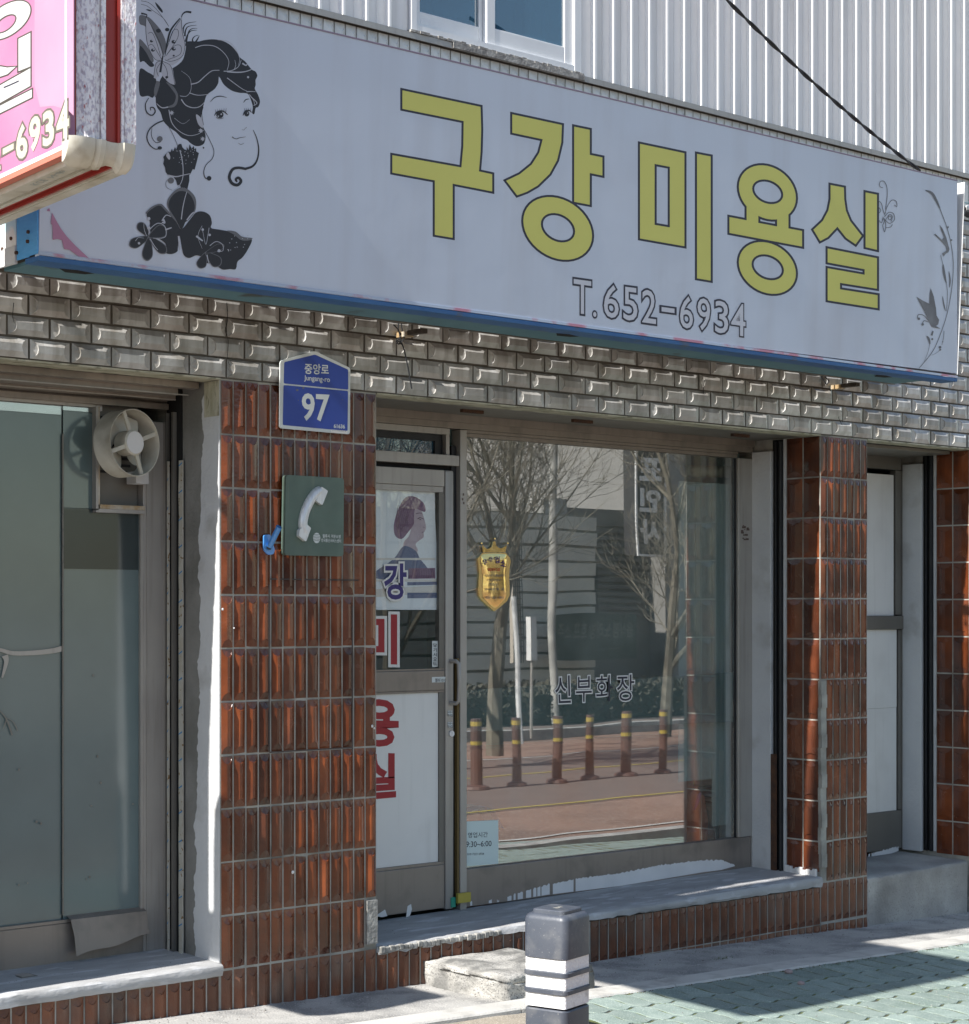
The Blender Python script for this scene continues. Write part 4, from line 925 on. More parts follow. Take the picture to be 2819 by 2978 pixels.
# curls
Rb(bk, [(958, 936), (985, 1000), (998, 1080), (985, 1155), (952, 1198), (900, 1216)], 4, 18); Rb(bk, [(905, 1216), (850, 1208), (808, 1222), (786, 1275), (806, 1320), (845, 1332), (870, 1305), (852, 1280), (832, 1292), (842, 1310)], 18, 12, 22)
Rb(bk, [(598, 770), (588, 820), (600, 900)], 4, 3); Rb(bk, [(600, 925), (640, 1000), (674, 1080), (664, 1140), (620, 1185), (602, 1235), (612, 1280), (640, 1290)], 3, 7); P(bk, circ(640, 1284, 17, 17, n=12), 2); P(bk, circ(600, 1064, 6, 6, n=8), 2)
Rb(bk, [(312, 868), (260, 890), (212, 930), (192, 985), (210, 1040), (250, 1072), (288, 1070)], 10, 6); P(bk, circ(285, 1065, 16, 12, n=12), 2); Rb(bk, [(228, 925), (226, 980), (255, 1025), (290, 1020), (300, 995)], 3, 5); P(gy, circ(285, 1000, 20, 20, n=14), 2)
Rb(bk, [(205, 705), (182, 750), (190, 805), (225, 830), (252, 805), (240, 775), (218, 775), (220, 795)], 5, 5, 9)
Rb(bk, [(345, 905), (380, 970), (410, 1040), (440, 1130)], 3); 
# neck of brush strokes and flowers
bk.poly([L_([(345, 1092), (362, 1095), (372, 1070), (380, 1090), (395, 1058), (402, 1078), (412, 1050), (422, 1038), (440, 1036), (448, 1060), (462, 1075), (480, 1082), (478, 1055), (492, 1080), (500, 1040), (515, 1070), (530, 1050), (534, 1075), (546, 1065), (548, 1090), (567, 1102), (550, 1170), (536, 1222), (522, 1218), (505, 1255), (498, 1258), (498, 1300), (488, 1345), (480, 1382), (462, 1350), (440, 1362), (430, 1330), (412, 1335), (402, 1300), (380, 1270), (345, 1262), (328, 1240), (322, 1205), (310, 1180), (316, 1150), (310, 1130), (325, 1112)])], LY.nxt())
Rb(lt, [(345, 1262), (400, 1272), (450, 1262), (505, 1250)], 10, 4); Rb(lt, [(430, 1080), (450, 1180), (450, 1280), (420, 1345), (380, 1372)], 7, 3); P(lt, [(330, 1120), (345, 1095), (360, 1130), (352, 1150)]); P(gy, circ(365, 1300, 22, 22, n=12), 2); Rb(gy, [(375, 1370), (335, 1350), (330, 1310), (360, 1280)], 3)
for i in range(26): P(lt, circ(random.uniform(380, 540), random.uniform(1075, 1180), 3, 3, n=6), 1)
P(gy, [(430, 1352), (485, 1362), (540, 1420), (545, 1500), (520, 1550), (470, 1600), (400, 1600), (345, 1500), (340, 1445), (375, 1390)])
P(bk, [(430, 1376), (480, 1385), (520, 1428), (537, 1495), (512, 1550), (475, 1590), (440, 1650), (400, 1580), (352, 1500), (352, 1448), (385, 1400)])
P(gy, [(185, 1540), (225, 1490), (285, 1468), (320, 1490), (400, 1590), (370, 1600), (300, 1520)])
P(bk, [(190, 1545), (232, 1502), (285, 1480), (328, 1520), (400, 1595), (440, 1650), (500, 1585), (548, 1530), (600, 1525), (645, 1552), (660, 1605), (655, 1642), (720, 1655), (800, 1672), (870, 1712), (948, 1722), (918, 1800), (880, 1855), (845, 1885), (832, 1938), (790, 1938), (740, 1942), (700, 1920), (660, 1900), (600, 1890), (585, 1850), (545, 1840), (500, 1858), (462, 1842), (446, 1795), (428, 1700), (415, 1785), (410, 1812), (370, 1830), (325, 1818), (328, 1760), (280, 1720), (235, 1700), (210, 1645), (215, 1600)])
P(gy, [(770, 1662), (830, 1668), (880, 1705), (952, 1715), (925, 1732), (870, 1728), (820, 1690)])
def petals(cx, cy, tips):
    for (tx, ty, wd) in tips:
        d = Vector((tx-cx, ty-cy)); n_ = Vector((-d.y, d.x)).normalized()*wd; c0 = Vector((cx, cy))
        sh = [c0, c0+d*.45+n_*.75, c0+d*.8+n_*.95, c0+d*1.0+n_*.35, c0+d*1.0-n_*.35, c0+d*.8-n_*.95, c0+d*.45-n_*.75]
        ce = c0+d*.6
        P(gy, [(ce.x+(p.x-ce.x)*1.12, ce.y+(p.y-ce.y)*1.12) for p in sh]); P(bk, [(p.x, p.y) for p in sh])
petals(208, 1705, [(135, 1612, 32), (75, 1765, 36), (192, 1868, 36), (322, 1815, 34), (325, 1650, 44)])
petals(618, 1820, [(575, 1925, 34), (715, 1905, 40), (740, 1770, 24)])
for p, w_ in (([(440, 1580), (450, 1500), (465, 1430), (480, 1380)], 7), ([(420, 1700), (425, 1760), (430, 1800)], 12), ([(480, 1585), (520, 1535), (545, 1530)], 10), ([(190, 1700), (172, 1650), (170, 1600)], 4), ([(205, 1690), (215, 1650), (270, 1608), (320, 1630), (328, 1700), (280, 1718), (235, 1715)], 6), ([(215, 1720), (245, 1770), (270, 1800)], 6), ([(640, 1640), (632, 1690), (615, 1760), (590, 1640)], 4), ([(548, 1700), (580, 1725), (595, 1735)], 14), ([(645, 1770), (690, 1740), (735, 1760), (740, 1805), (700, 1812)], 5), ([(625, 1835), (632, 1870), (640, 1900)], 7), ([(300, 1590), (330, 1550), (365, 1560)], 8), ([(310, 1580), (320, 1605), (300, 1600)], 14), ([(110, 1735), (130, 1712), (170, 1715)], 4), ([(325, 1655), (370, 1640)], 12), ([(590, 1625), (560, 1700), (590, 1790)], 3)): Rb(lt, p, w_, w_*.6)
for (x, y, r) in ((135, 1752, 9), (594, 1654, 9), (644, 1692, 9), (712, 1806, 11), (205, 1575, 12), (205, 1640, 12)): P(lt, circ(x, y, r, r, n=10), 2)
for i in range(16): P(lt, circ(random.uniform(775, 920), 1690+random.uniform(0, 120), 3.5, 3.5, n=6), 1)
bk.build('lady_drawing', M['lady'], S, fix=False); lt.build('lady_drawing_lines', M['line'], S, fix=False); gy.build('lady_drawing_shades', M['greyp'], S, fix=False)
zP = lambda pts: [(p[0]/5.36, 560+p[1]/5.36) for p in pts]
f = MB(); f.poly([zP([(810, 310), (870, 420), (950, 560), (1040, 680), (1180, 830), (1320, 960), (1410, 1045), (1270, 1025), (1180, 960), (1080, 890), (1000, 880), (965, 740), (900, 722), (822, 735), (822, 600), (815, 500), (795, 485), (800, 400)])], LY.nxt()); f.poly([zP([(735, 262), (770, 240), (785, 290), (735, 288)])], LY.nxt())
f.build('pink_print', M['pinkp'], S, fix=False)
# --- sprig and birds at the right end
R5 = lambda pts: [(2500+p[0]/2.332, 450+p[1]/2.332) for p in pts]
f = MB(); g3 = MB(); s5 = 1/2.332
def Q(mb, pts, w0, w1=None, wm=None): ribbon(mb, R5(pts), LY.nxt(), w0*s5, None if w1 is None else w1*s5, wm=None if wm is None else wm*s5)
Q(f, [(448, 240), (490, 258), (520, 305), (548, 365)], 3, 5, 18); Q(f, [(545, 360), (590, 480), (622, 600), (638, 740), (628, 900), (600, 1060), (560, 1190), (500, 1330), (405, 1448)], 4, 4)
Q(f, [(552, 680), (580, 800), (598, 930), (592, 1060)], 3, 3); Q(f, [(568, 740), (575, 800), (590, 870)], 3, 2, 16); Q(f, [(608, 790), (616, 850), (612, 900)], 2, 2, 9); Q(f, [(565, 960), (575, 1020), (585, 1060)], 2, 2, 8)
Q(f, [(440, 1402), (465, 1340), (478, 1280)], 2); Q(f, [(458, 1228), (472, 1250), (480, 1285)], 4, 4, 14); Q(f, [(490, 1360), (530, 1340), (550, 1322)], 2); Q(f, [(575, 1195), (572, 1240), (560, 1290)], 4, 2); Q(f, [(490, 1225), (500, 1195)], 14, 10)
for (x, y, r) in ((548, 1305, 9), (550, 1322, 6), (495, 1250, 7), (566, 1268, 4), (404, 1112, 9), (430, 1150, 9), (602, 490, 6), (625, 578, 6)): f.poly([R5(circ(x, y, r, r, n=10))], LY.nxt())
Q(f, [(598, 500), (604, 492)], 3); Q(f, [(470, 1125), (435, 1088), (400, 1085), (396, 1110)], 4, 5); Q(f, [(470, 1135), (440, 1125), (428, 1145)], 4, 5)
g3.poly([R5([(545, 475), (565, 500), (590, 560), (612, 640), (605, 660), (585, 672), (572, 690), (562, 668), (592, 648), (585, 620), (560, 590), (508, 540), (515, 535), (560, 575), (575, 560), (555, 510)])], LY.nxt())
g3.poly([R5([(388, 962), (430, 988), (475, 1010), (478, 940), (485, 905), (505, 960), (520, 1040), (524, 1090), (542, 1120), (535, 1150), (520, 1160), (552, 1180), (520, 1175), (490, 1165), (478, 1140), (440, 1060)])], LY.nxt())
for p in ([(160, 222), (140, 215), (140, 185), (165, 178), (185, 210), (190, 270), (178, 370)], [(238, 340), (255, 350), (250, 315), (220, 308), (190, 350), (175, 400)], [(130, 310), (150, 330), (160, 370), (175, 410)], [(172, 420), (200, 390), (232, 400), (238, 440), (205, 465), (175, 440)], [(200, 415), (218, 420), (212, 440), (198, 435), (200, 415)], [(180, 440), (205, 405), (225, 420), (215, 452)], [(160, 420), (170, 450), (160, 480), (172, 522), (180, 480), (172, 430)], [(180, 495), (210, 490), (225, 472)], [(130, 440), (150, 460), (160, 430)], [(128, 350), (145, 375), (135, 395)]): Q(f, p, 4)
f.build('flower_sprig_print', M['greyp'], S, fix=False); g3.build('bird_print', mat('ink_bird', (.10, .10, .11), .5, (.22, .23, .25), (9, .5, .2)), S, fix=False)

# ================================================================== BLADE SIGN (projecting, pink)
bd = Vector((.087, .996, 0)).normalized(); be = Vector((bd.y, -bd.x, 0))     # inwards, across
BC = Vector((-1.423, -1.665, 0))            # outer right corner on plan
z_o = (CAMX, CAMY)
BWd = .232; BZ0 = 3.178; BZ1 = 4.95; BL = 1.30
S2 = empty('blade_sign'); tag(S2, 'pink double sided blade sign with silver and red metal frame projecting over the pavement', 'sign')
def bp(s, t, z): v = BC+bd*s-be*t; return Vector((v.x, v.y, z))     # s inwards, t to the left
def bbox(mb, s0, s1, t0, t1, z0, z1, m=0):
    v = [bp(s, t, z) for z in (z0, z1) for s in (s0, s1) for t in (t0, t1)]
    return mb.add(v, [(0, 1, 3, 2), (4, 6, 7, 5), (0, 4, 5, 1), (2, 3, 7, 6), (0, 2, 6, 4), (1, 5, 7, 3)], m)
f = MB(); bbox(f, .03, BL, .028, BWd-.028, BZ0+.05, BZ1); f.build('sign_body', M['aluL'], S2)
f = MB(); bbox(f, .012, BL, BWd-.0275, BWd-.001, BZ0+.05, BZ1); f.build('pink_face', M['pink'], S2)
f = MB(); bbox(f, .012, BL, .012, .0275, BZ0+.05, BZ1); f.build('pink_face', M['pink'], S2)
f = MB(); bbox(f, .0125, BL, BWd-.0008, BWd+.001, BZ0+.038, BZ0+.052); bbox(f, .0125, .024, BWd-.0008, BWd+.001, BZ0+.053, BZ1); f.build('white_face_edge', M['white'], S2)
# end profile: silver flange, groove, silver, red channel, silver
segs = [(.200, .2215, 'redf', .016), (.143, .1995, 'silver', -.004), (.122, .1425, 'silver', .006), (.104, .1215, 'silver', -.002), (.062, .1035, 'redm', .014), (.052, .0615, 'redm', .002), (.040, .0515, 'silver', -.004), (.0, .0395, 'silver', -.006)]
for a, b_, mm, dd in segs:
    f = MB(); bbox(f, dd, .029, a, b_-.001, BZ0+.075, BZ1)
    if a == .143: f.v = [tuple(Vector(q)+(bd*.018 if (Vector(q)-Vector((BC.x, BC.y, Vector(q).z))).dot(-be) > .17 and (Vector(q)-Vector((BC.x, BC.y, Vector(q).z))).dot(bd) < .01 else Vector())) for q in f.v]
    f.build('edge_moulding', M[mm], S2)
    f = MB(); bbox(f, .05, BL, a, b_-.001 if mm != 'redf' else BWd+.001, BZ0+dd*1.0+.004, BZ0+.037); f.build('bottom_moulding', M['redm' if mm == 'redm' else 'redf' if mm == 'redf' else 'cap'], S2)
f = MB(); bbox(f, .016, .0285, .0, .205, BZ0+.06, BZ1); f.build('moulding_base', M['redm'], S2)
# rounded cap on the corner, lobed like the mouldings
v = []; na = 9; prof = [(0, 0), (.012, .012), (.045, .014), (.055, .004), (.06, -.006), (.08, -.008), (.102, .0), (.108, .010), (.125, .013), (.14, .004), (.145, .010), (.18, .016), (.215, .012), (.232, 0)]
for i in range(na):
    a = math.pi/2*i/(na-1)
    for t, o in prof:
        v.append(bp(.05-(.052+o)*math.cos(a), t, BZ0+.075-(.075+o)*math.sin(a)))
npf = len(prof)
f = MB().add(v, [(i*npf+j, i*npf+j+1, (i+1)*npf+j+1, (i+1)*npf+j) for i in range(na-1) for j in range(npf-1)])
cen = [bp(.05, .232, BZ0+.075), bp(.05, 0, BZ0+.075)]
f.add([v[i*npf+npf-1] for i in range(na)]+[cen[0]], [(i, i+1, na) for i in range(na-1)]); f.add([v[i*npf] for i in range(na)]+[cen[1]], [(i+1, i, na) for i in range(na-1)])
f.build('corner_cap', M['cap'], S2, smooth=True)
# lettering on the pink face, traced with the plane of that face
def onblade(px, py, d=0):
    # intersect the pixel ray with the vertical plane t = BWd-.012+d
    u = (px-PX)/F; dr = Vector((CB+u*SB, SB-u*CB, (HY-py)/F)); n_ = -be; p0 = bp(0, BWd-.001+d, 0)
    k = (p0-Vector((CAMX, CAMY, 0))).dot(n_)/Vector((dr.x, dr.y, 0)).dot(n_)
    return Vector((CAMX, CAMY, CH))+dr*k
LB = Layers(lambda x, y, d: onblade(x, y, d), .00006, .0003)
z2 = lambda pts: [(p[0]/2.831, p[1]/2.831) for p in pts]
band_ = MB(); band_.poly([z2([(285, -250), (606, -400), (606, 950), (560, 905), (440, 870), (330, 880), (285, 700)])], LB.nxt()); band_.build('pale_band', M['pinkL'], S2, fix=False)
dk = MB(); wh = MB()
big = [z2([(152, 318), (250, 268), (250, 545), (152, 585)]), z2([(-60, 735), (250, 560), (250, 705), (-60, 880)]), z2([(-60, 900), (262, 735), (262, 800), (-60, 960)])]
ringo = circ(60, 165, 190, 135, -.45, 40); ringi = circ(45, 195, 92, 66, -.5, 32)
sieut = z2([(-60, 560), (0, 545), (60, 555), (130, 548), (60, 610), (-60, 650)])
T2 = 11/2.831
dk.poly([offset(z2(ringo), T2), offset(z2(list(reversed(ringi))), -T2)], LB.nxt())
for p in big: dk.poly([offset(p, T2)], LB.nxt())
dk.poly([offset(sieut, T2)], LB.nxt())
wh.poly([z2(ringo), z2(list(reversed(ringi)))], LB.nxt())
for p in big: wh.poly([p], LB.nxt())
wh.poly([sieut], LB.nxt())
f = MB(); ribbon(f, z2([(30, 720), (90, 695), (155, 665)]), LB.nxt(), 4); 
dk.build('letter_outline', mat('dark_olive_outline', (.06, .055, .045), .5), S2, fix=False); wh.build('lettering', mat('white_vinyl_letter', (.47, .47, .47), .5), S2, fix=False); f.build('letter_line', M['ink'], S2, fix=False)
dk = MB(); wh = MB(); keep = []
for ch, q in (('2', [(-70, 1420), (5, 1395), (0, 1240), (-75, 1270)]), ('-', [(22, 1275), (112, 1225), (112, 1178), (22, 1225)]), ('6', [(135, 1325), (230, 1285), (215, 1000), (130, 1040)]), ('9', [(240, 1265), (333, 1215), (333, 930), (240, 980)]), ('3', [(352, 1215), (448, 1180), (440, 885), (350, 930)]), ('4', [(465, 1160), (568, 1125), (568, 820), (465, 870)])):
    v_, _ = text_mesh(ch, .035); r = (min(p[0] for p in v_), max(p[0] for p in v_), min(p[1] for p in v_), max(p[1] for p in v_))
    put_text(dk, ch, z2(q), LB.nxt(), .085, ref=r); keep.append((ch, z2(q), r))
for ch, q, r in keep: put_text(wh, ch, q, LB.nxt(), .035, ref=r)
dk.build('number_outline', mat('olive_grey_outline', (.12, .11, .09), .5), S2, fix=False); wh.build('number', mat('cream_number', (.47, .45, .36), .5), S2, fix=False)
f = MB(); fb = lambda x, y, d=0: None
u0 = lambda s, t: bp(s, t, BZ0-.0005)
f.add([], [])
put_text(f, 'KCE  N-do', [(.16, .185), (.42, .185), (.42, .16), (.16, .16)], lambda s, t: bp(.58-s, t, BZ0-.0012), .01)
f.build('faint_stamp', mat('faint_teal_stamp', (.38, .42, .40), .6), S2, fix=False)
# arms that carry the blade sign from the wall
f = MB()
for z in (3.5, 4.6):
    a = bp(BL-.02, .11, z); f.tube([tuple(a), (a.x+.06, -.03, z)], .022, 10)
f.build('mounting_arm', M['rust'], S2)

# ================================================================== SMALL THINGS ON THE PILLAR
def plate(name, label, ring, y, th, m, cat, inset=None):
    o = empty(name); tag(o, label, cat)
    MB().prism(ring, lambda x, yy: at(x, yy, y), (0, th, 0)).build('plate', m, o); return o
zN = lambda pts: [(750+p[0]/2.6425, 950+p[1]/2.6425) for p in pts]
def rnd(ring, r, n=4):
    out = []; m_ = len(ring)
    for i in range(m_):
        p = Vector(ring[i]); a = Vector(ring[i-1])-p; b_ = Vector(ring[(i+1) % m_])-p; a.normalize(); b_.normalize()
        s, e = p+a*r, p+b_*r
        for k in range(n+1): t = k/n; out.append(tuple((s*(1-t)**2+p*2*t*(1-t)+e*t*t)))
    return out
AY = -.036
ring = rnd(zN([(172, 262), (438, 186), (712, 318), (708, 828), (168, 780)]), 8)
ap = plate('address_plate', 'blue house shaped address plate with white number above the telephone plaque', ring, AY, .006, M['regwhite'], 'sign')
LA = Layers(lambda x, y, d: at(x, y, AY-d), .0002, .0005)
f = MB(); f.poly([rnd(zN([(203, 272), (440, 214), (695, 330), (695, 484), (199, 436)]), 4)], LA.nxt()); f.poly([rnd(zN([(198, 448), (694, 494), (690, 802), (192, 756)]), 4)], LA.nxt()); f.build('blue_field', M['regblue'], ap, fix=False)
f = MB()
put_text(f, '중앙로', zN([(360, 362), (546, 370), (546, 290), (360, 282)]), LA.nxt(), .018)
put_text(f, 'Jungang-ro', zN([(356, 422), (554, 440), (554, 385), (356, 372)]), LA.nxt(), .012)
put_text(f, '97', zN([(338, 722), (552, 732), (552, 520), (338, 508)]), LA.nxt(), .022)
put_text(f, '61636', zN([(584, 778), (670, 784), (670, 752), (584, 748)]), LA.nxt(), .03)
f.build('lettering', M['regwhite'], ap, fix=False)
f = MB(); f.poly([zN([(562, 790), (688, 800), (688, 822), (562, 812)])], LA.nxt()); f.build('small_sticker', M['wpanel'], ap, fix=False)
f = MB(); put_text(f, 'JUNGANG-RO 97', zN([(570, 804), (680, 812), (680, 800), (570, 793)]), LA.nxt(), 0)
for (x, y, r) in ((303, 487, 11), (350, 470, 10), (312, 565, 5), (650, 560, 5), (635, 520, 3), (665, 535, 3), (640, 590, 3)): f.poly([zN(circ(x, y, r, r*.7, n=7))], LA.nxt())
f.build('scratch', M['greyp'], ap, fix=False)
f = MB(); c = at(920, 1130, -.02); f.box(c.x-.05, c.x+.05, AY+.007, -.016, c.z-.15, c.z-.12); f.box(c.x-.05, c.x+.05, AY+.007, -.016, c.z+.1, c.z+.13); f.build('spacer', M['aluD'], ap)
# telephone plaque
TY = -.046
ring = rnd(zN([(217, 1138), (663, 1164), (658, 1766), (206, 1756)]), 10)
tp = empty('telephone_plaque'); tag(tp, 'weathered green metal plaque with an embossed telephone handset', 'sign')
f = MB(); f.prism(ring, lambda x, yy: at(x, yy, TY), (0, .028, 0)); f.build('plate', M['green'], tp)
# handset swept as a round-backed tube along its arc, ends as blocks
hs = [zN([p])[0] for p in cr([(362, 1590), (345, 1530), (352, 1460), (372, 1395), (405, 1330), (440, 1285), (478, 1255)], 5, False)]
f = MB(); pts = [at(x, y, TY-.004) for x, y in hs]
f.tube(pts, .02, 12, rs=[.019, .021]+[.0225]*(len(pts)-4)+[.021, .019])
f.build('handset_grip', M['chrome'], tp, smooth=True)
f = MB()
for q in ([(378, 1518), (410, 1548), (372, 1652), (318, 1610), (322, 1560)], [(490, 1228), (540, 1262), (497, 1372), (448, 1338), (470, 1290)]):
    f.prism([p for p in rnd(zN(q), 3)], lambda x, y: at(x, y, TY-.022), (0, .021, 0))
f.build('handset_end', M['chrome'], tp)
LT_ = Layers(lambda x, y, d: at(x, y, TY-d), .0002, .0004)
f = MB(); f.poly([zN(circ(453, 1624, 28, 40, n=24))], LT_.nxt()); put_text(f, '월류시 겨분소영', zN([(498, 1622), (636, 1628), (636, 1600), (498, 1594)]), LT_.nxt(), .01); put_text(f, '한국통신서비스센터', zN([(488, 1654), (640, 1662), (640, 1634), (488, 1628)]), LT_.nxt(), .01)
f.build('emblem_and_lettering', M['regwhite'], tp, fix=False)
f = MB()
for i, y in enumerate((1600, 1612, 1624, 1636, 1648)): ribbon(f, zN([(426, y), (453, y-4), (480, y)]), LT_.nxt(), 1.2)
f.build('emblem_line', M['green'], tp, fix=False)
# blue flag holder
fh = empty('flag_holder'); tag(fh, 'bright blue tilted flag holder tube on the brown tiles left of the green plaque', 'flag holder')
c = at(783, 1580, -.018)
f = MB(); f.prism(rnd([(768, 1556), (786, 1554), (800, 1600), (796, 1612), (780, 1614), (768, 1600)], 5), lambda x, y: at(x, y, -.026), (0, .008, 0)); f.build('base_plate', M['pipe'], fh)
a, b_ = at(784, 1590, -.035), at(812, 1532, -.095)
f = MB(); f.tube([a, b_], .013, 14, caps=False); d_ = (b_-a).normalized(); f.tube([b_-d_*.004, b_], .0145, 14, caps=False); f.build('tube', M['pipe'], fh, smooth=True, fix=False)
f = MB(); f.tube([a-d_*.01, b_-d_*.01], .011, 12); f.build('tube_inside', M['dark'], fh)
# wire hanging from the sign bracket
wi = empty('hanging_wire'); tag(wi, 'tangle of black wire hanging below the left sign bracket', 'wire')
f = MB(); zW = lambda pts, y: [at(600+p[0]/2.68, 750+p[1]/2.68, y) for p in pts]
f.tube(zW([(1500, 500), (1495, 560), (1520, 610), (1485, 650), (1500, 672), (1545, 625), (1525, 590), (1510, 640), (1530, 680), (1545, 720), (1575, 860), (1602, 1020)], -.05), .0035, 6)
f.tube(zW([(1460, 520), (1500, 560), (1515, 640), (1480, 665), (1530, 672)], -.055), .003, 6)
f.tube(zW([(1520, 505), (1530, 580), (1550, 610), (1520, 660), (1480, 640)], -.06), .003, 6)
f.build('wire', M['cabl'], wi)
w2 = empty('hanging_wire'); tag(w2, 'short loop of wire below the right sign bracket', 'wire')
f = MB(); f.tube([at(2388, 1085, -.05), at(2395, 1105, -.05), at(2405, 1118, -.06), at(2412, 1108, -.05), at(2400, 1095, -.05), at(2410, 1085, -.05)], .004, 6); f.build('wire', M['cabl'], w2)
# twisted overhead cable
cb = empty('overhead_cable'); tag(cb, 'twisted black service cable running down to the top right of the sign', 'cable')
A0 = at(1960, -160, -.72); A1 = at(2675, 495, -.42)
for ph in (0, math.pi):
    f = MB(); pts = []; n = 90; dd = (A1-A0); e1 = dd.cross(Vector((0, 1, 0))).normalized(); e2 = dd.cross(e1).normalized()
    for i in range(n+1):
        t = i/n; a = t*46+ph; sag = -.05*4*t*(1-t); pts.append(A0+dd*t+Vector((0, 0, sag))+e1*.0055*math.cos(a)+e2*.0055*math.sin(a))
    f.tube(pts, .0055, 6); f.build('strand', M['cabl'], cb, smooth=True)
# insulator clamp right of the sign
ic = empty('cable_clamp'); tag(ic, 'black and white cable clamp on the wall right of the sign', 'clamp')
f = MB(); f.tube([at(2798, 598, -.05), at(2812, 612, -.06), at(2830, 640, -.06)], .012, 8); f.tube([at(2808, 618, -.05), at(2816, 624, -.09)], .02, 10); f.build('clamp', M['cabl'], ic)
f = MB(); f.tube([at(2808, 606, -.06), at(2822, 602, -.06), at(2835, 604, -.06)], .016, 10); f.build('white_sleeve', M['white'], ic, smooth=True)
f = MB(); f.tube([at(2780, 575, -.1), at(2800, 588, -.08), at(2835, 594, -.06)], .004, 6); f.build('green_wire', M['teal'], ic)

# ================================================================== EXHAUST FAN
fn_ = empty('exhaust_fan'); tag(fn_, 'ivory round exhaust fan in the top corner of the left shop window', 'fan')
c1 = at(393, 1287, YL-.165); R = .1475; th = .10
ax = Vector((.22, -1, .03)).normalized(); c0 = c1-ax*.105
e1 = Vector((1, .22, 0)).normalized(); e2 = ax.cross(e1)
def circle(c, r, n=48): return [c+e1*r*math.cos(2*math.pi*k/n)+e2*r*math.sin(2*math.pi*k/n) for k in range(n)]
n = 48; f = MB(); v = circle(c0, R)+circle(c1, R)+circle(c1, R-.003)+circle(c0, R-.003)
f.add(v, [(j*n+k, j*n+(k+1) % n, ((j+1) % 4)*n+(k+1) % n, ((j+1) % 4)*n+k) for j in range(4) for k in range(n)]); f.build('duct', M['ivory'], fn_, smooth=True)
f = MB(); cm = c0+ax*.10; f.tube([cm-ax*.07, cm, cm+ax*.004], .052, 28, rs=[.054, .056, .052]); f.build('motor', M['ivory'], fn_, smooth=True)
f = MB(); f.tube([cm+ax*.0045, cm+ax*.0075], .049, 28); f.build('motor_cap', M['white'], fn_, smooth=True)
for k in range(4):
    a = math.radians(20+90*k); dr = e1*math.cos(a)+e2*math.sin(a); sd = e1*-math.sin(a)+e2*math.cos(a)
    f = MB(); p0 = cm-ax*.004+dr*.045; p1 = c1-ax*.012+dr*(R-.004); p2 = c1-ax*.03+dr*(R-.004)
    prof = [(-.009, 0), (.009, 0), (.009, -.010), (-.009, -.010)]
    v = [q+sd*s+ax*t for q in (p0, p1) for s, t in prof]
    f.add(v, [(0, 1, 5, 4), (1, 2, 6, 5), (2, 3, 7, 6), (3, 0, 4, 7), (0, 3, 2, 1), (4, 5, 6, 7)]); f.build('strut', M['ivory'], fn_)
for k in range(4):
    a = math.radians(65+90*k); dr = e1*math.cos(a)+e2*math.sin(a); sd = e1*-math.sin(a)+e2*math.cos(a); v = []
    ca = c0+ax*.012
    for i in range(7):
        r = .03+.105*i/6; wd = .022+.034*math.sin(math.pi*min(1, i/6*.8+.1))
        v += [ca+dr*r-sd*wd+ax*.018, ca+dr*r+sd*wd-ax*.018]
    f = MB().add(v, [(2*i, 2*i+1, 2*i+3, 2*i+2) for i in range(6)]); f.build('blade', M['ivory'], fn_, smooth=True, fix=False)
f = MB()
for i in range(9): z = c0.z-.12+i*.03; f.box(c0.x-.12, c0.x+.12, YL+.038, YL+.043, z, z+.012)
f.build('louvre', M['dark'], fn_)
f = MB(); p = at(402, 1395, YL-.02); f.box(p.x-.035, p.x+.03, YL-.06, YL+.02, p.z-.02, p.z+.035); f.build('mounting_block', M['plaster'], fn_)

# ================================================================== GOLD AWARD PLAQUE
ga = empty('award_plaque'); tag(ga, 'small gold crowned award plaque stuck on the shop window', 'plaque')
zG = lambda pts: [(1360+p[0]/7.625, 1540+p[1]/7.625) for p in pts]
GP = GY-.012
outer = [(340, 515), (230, 640), (248, 800), (262, 950), (252, 1100), (240, 1300), (262, 1480), (330, 1580), (440, 1680), (600, 1815), (760, 1690), (880, 1580), (940, 1450), (935, 1250), (925, 1080), (930, 900), (960, 700), (930, 610), (850, 515)]
f = MB(); f.prism(zG(outer), lambda x, y: at(x, y, GP), (0, .008, 0)); f.build('rim', M['goldrim'], ga)
inn = [(360, 545), (300, 660), (310, 850), (330, 1000), (330, 1250), (345, 1480), (420, 1580), (600, 1740), (780, 1590), (860, 1450), (860, 1200), (850, 1000), (870, 760), (860, 620), (820, 545)]
dome = MB(); cx_, cy_ = 600, 1080; K = 6; N_ = 48
rs_ = cr(inn, 4); v = [at(*zG([(cx_, cy_)])[0], GP-.010)]
for k in range(1, K+1):
    t = k/K
    for p in rs_: q = zG([(cx_+(p[0]-cx_)*t, cy_+(p[1]-cy_)*t)])[0]; v.append(at(q[0], q[1], GP-.001-.009*math.sqrt(max(0, 1-t**3))+(noise.noise(Vector((p[0]*.012, t*4, 3)))*.0016 if k < K else 0)))
n = len(rs_); fc = [(0, 1+i, 1+(i+1) % n) for i in range(n)]
for k in range(K-1): fc += [(1+k*n+i, 1+(k+1)*n+i, 1+(k+1)*n+(i+1) % n, 1+k*n+(i+1) % n) for i in range(n)]
dome.add(v, fc).build('shield', M['gold'], ga, smooth=True)
crown = [(355, 505), (335, 345), (385, 400), (440, 435), (500, 415), (545, 370), (575, 260), (620, 260), (640, 360), (690, 400), (745, 420), (810, 390), (872, 345), (840, 505)]
f = MB(); f.prism(zG(crown), lambda x, y: at(x, y, GP-.004), (0, .006, 0)); f.build('crown', M['gold'], ga)
f = MB()
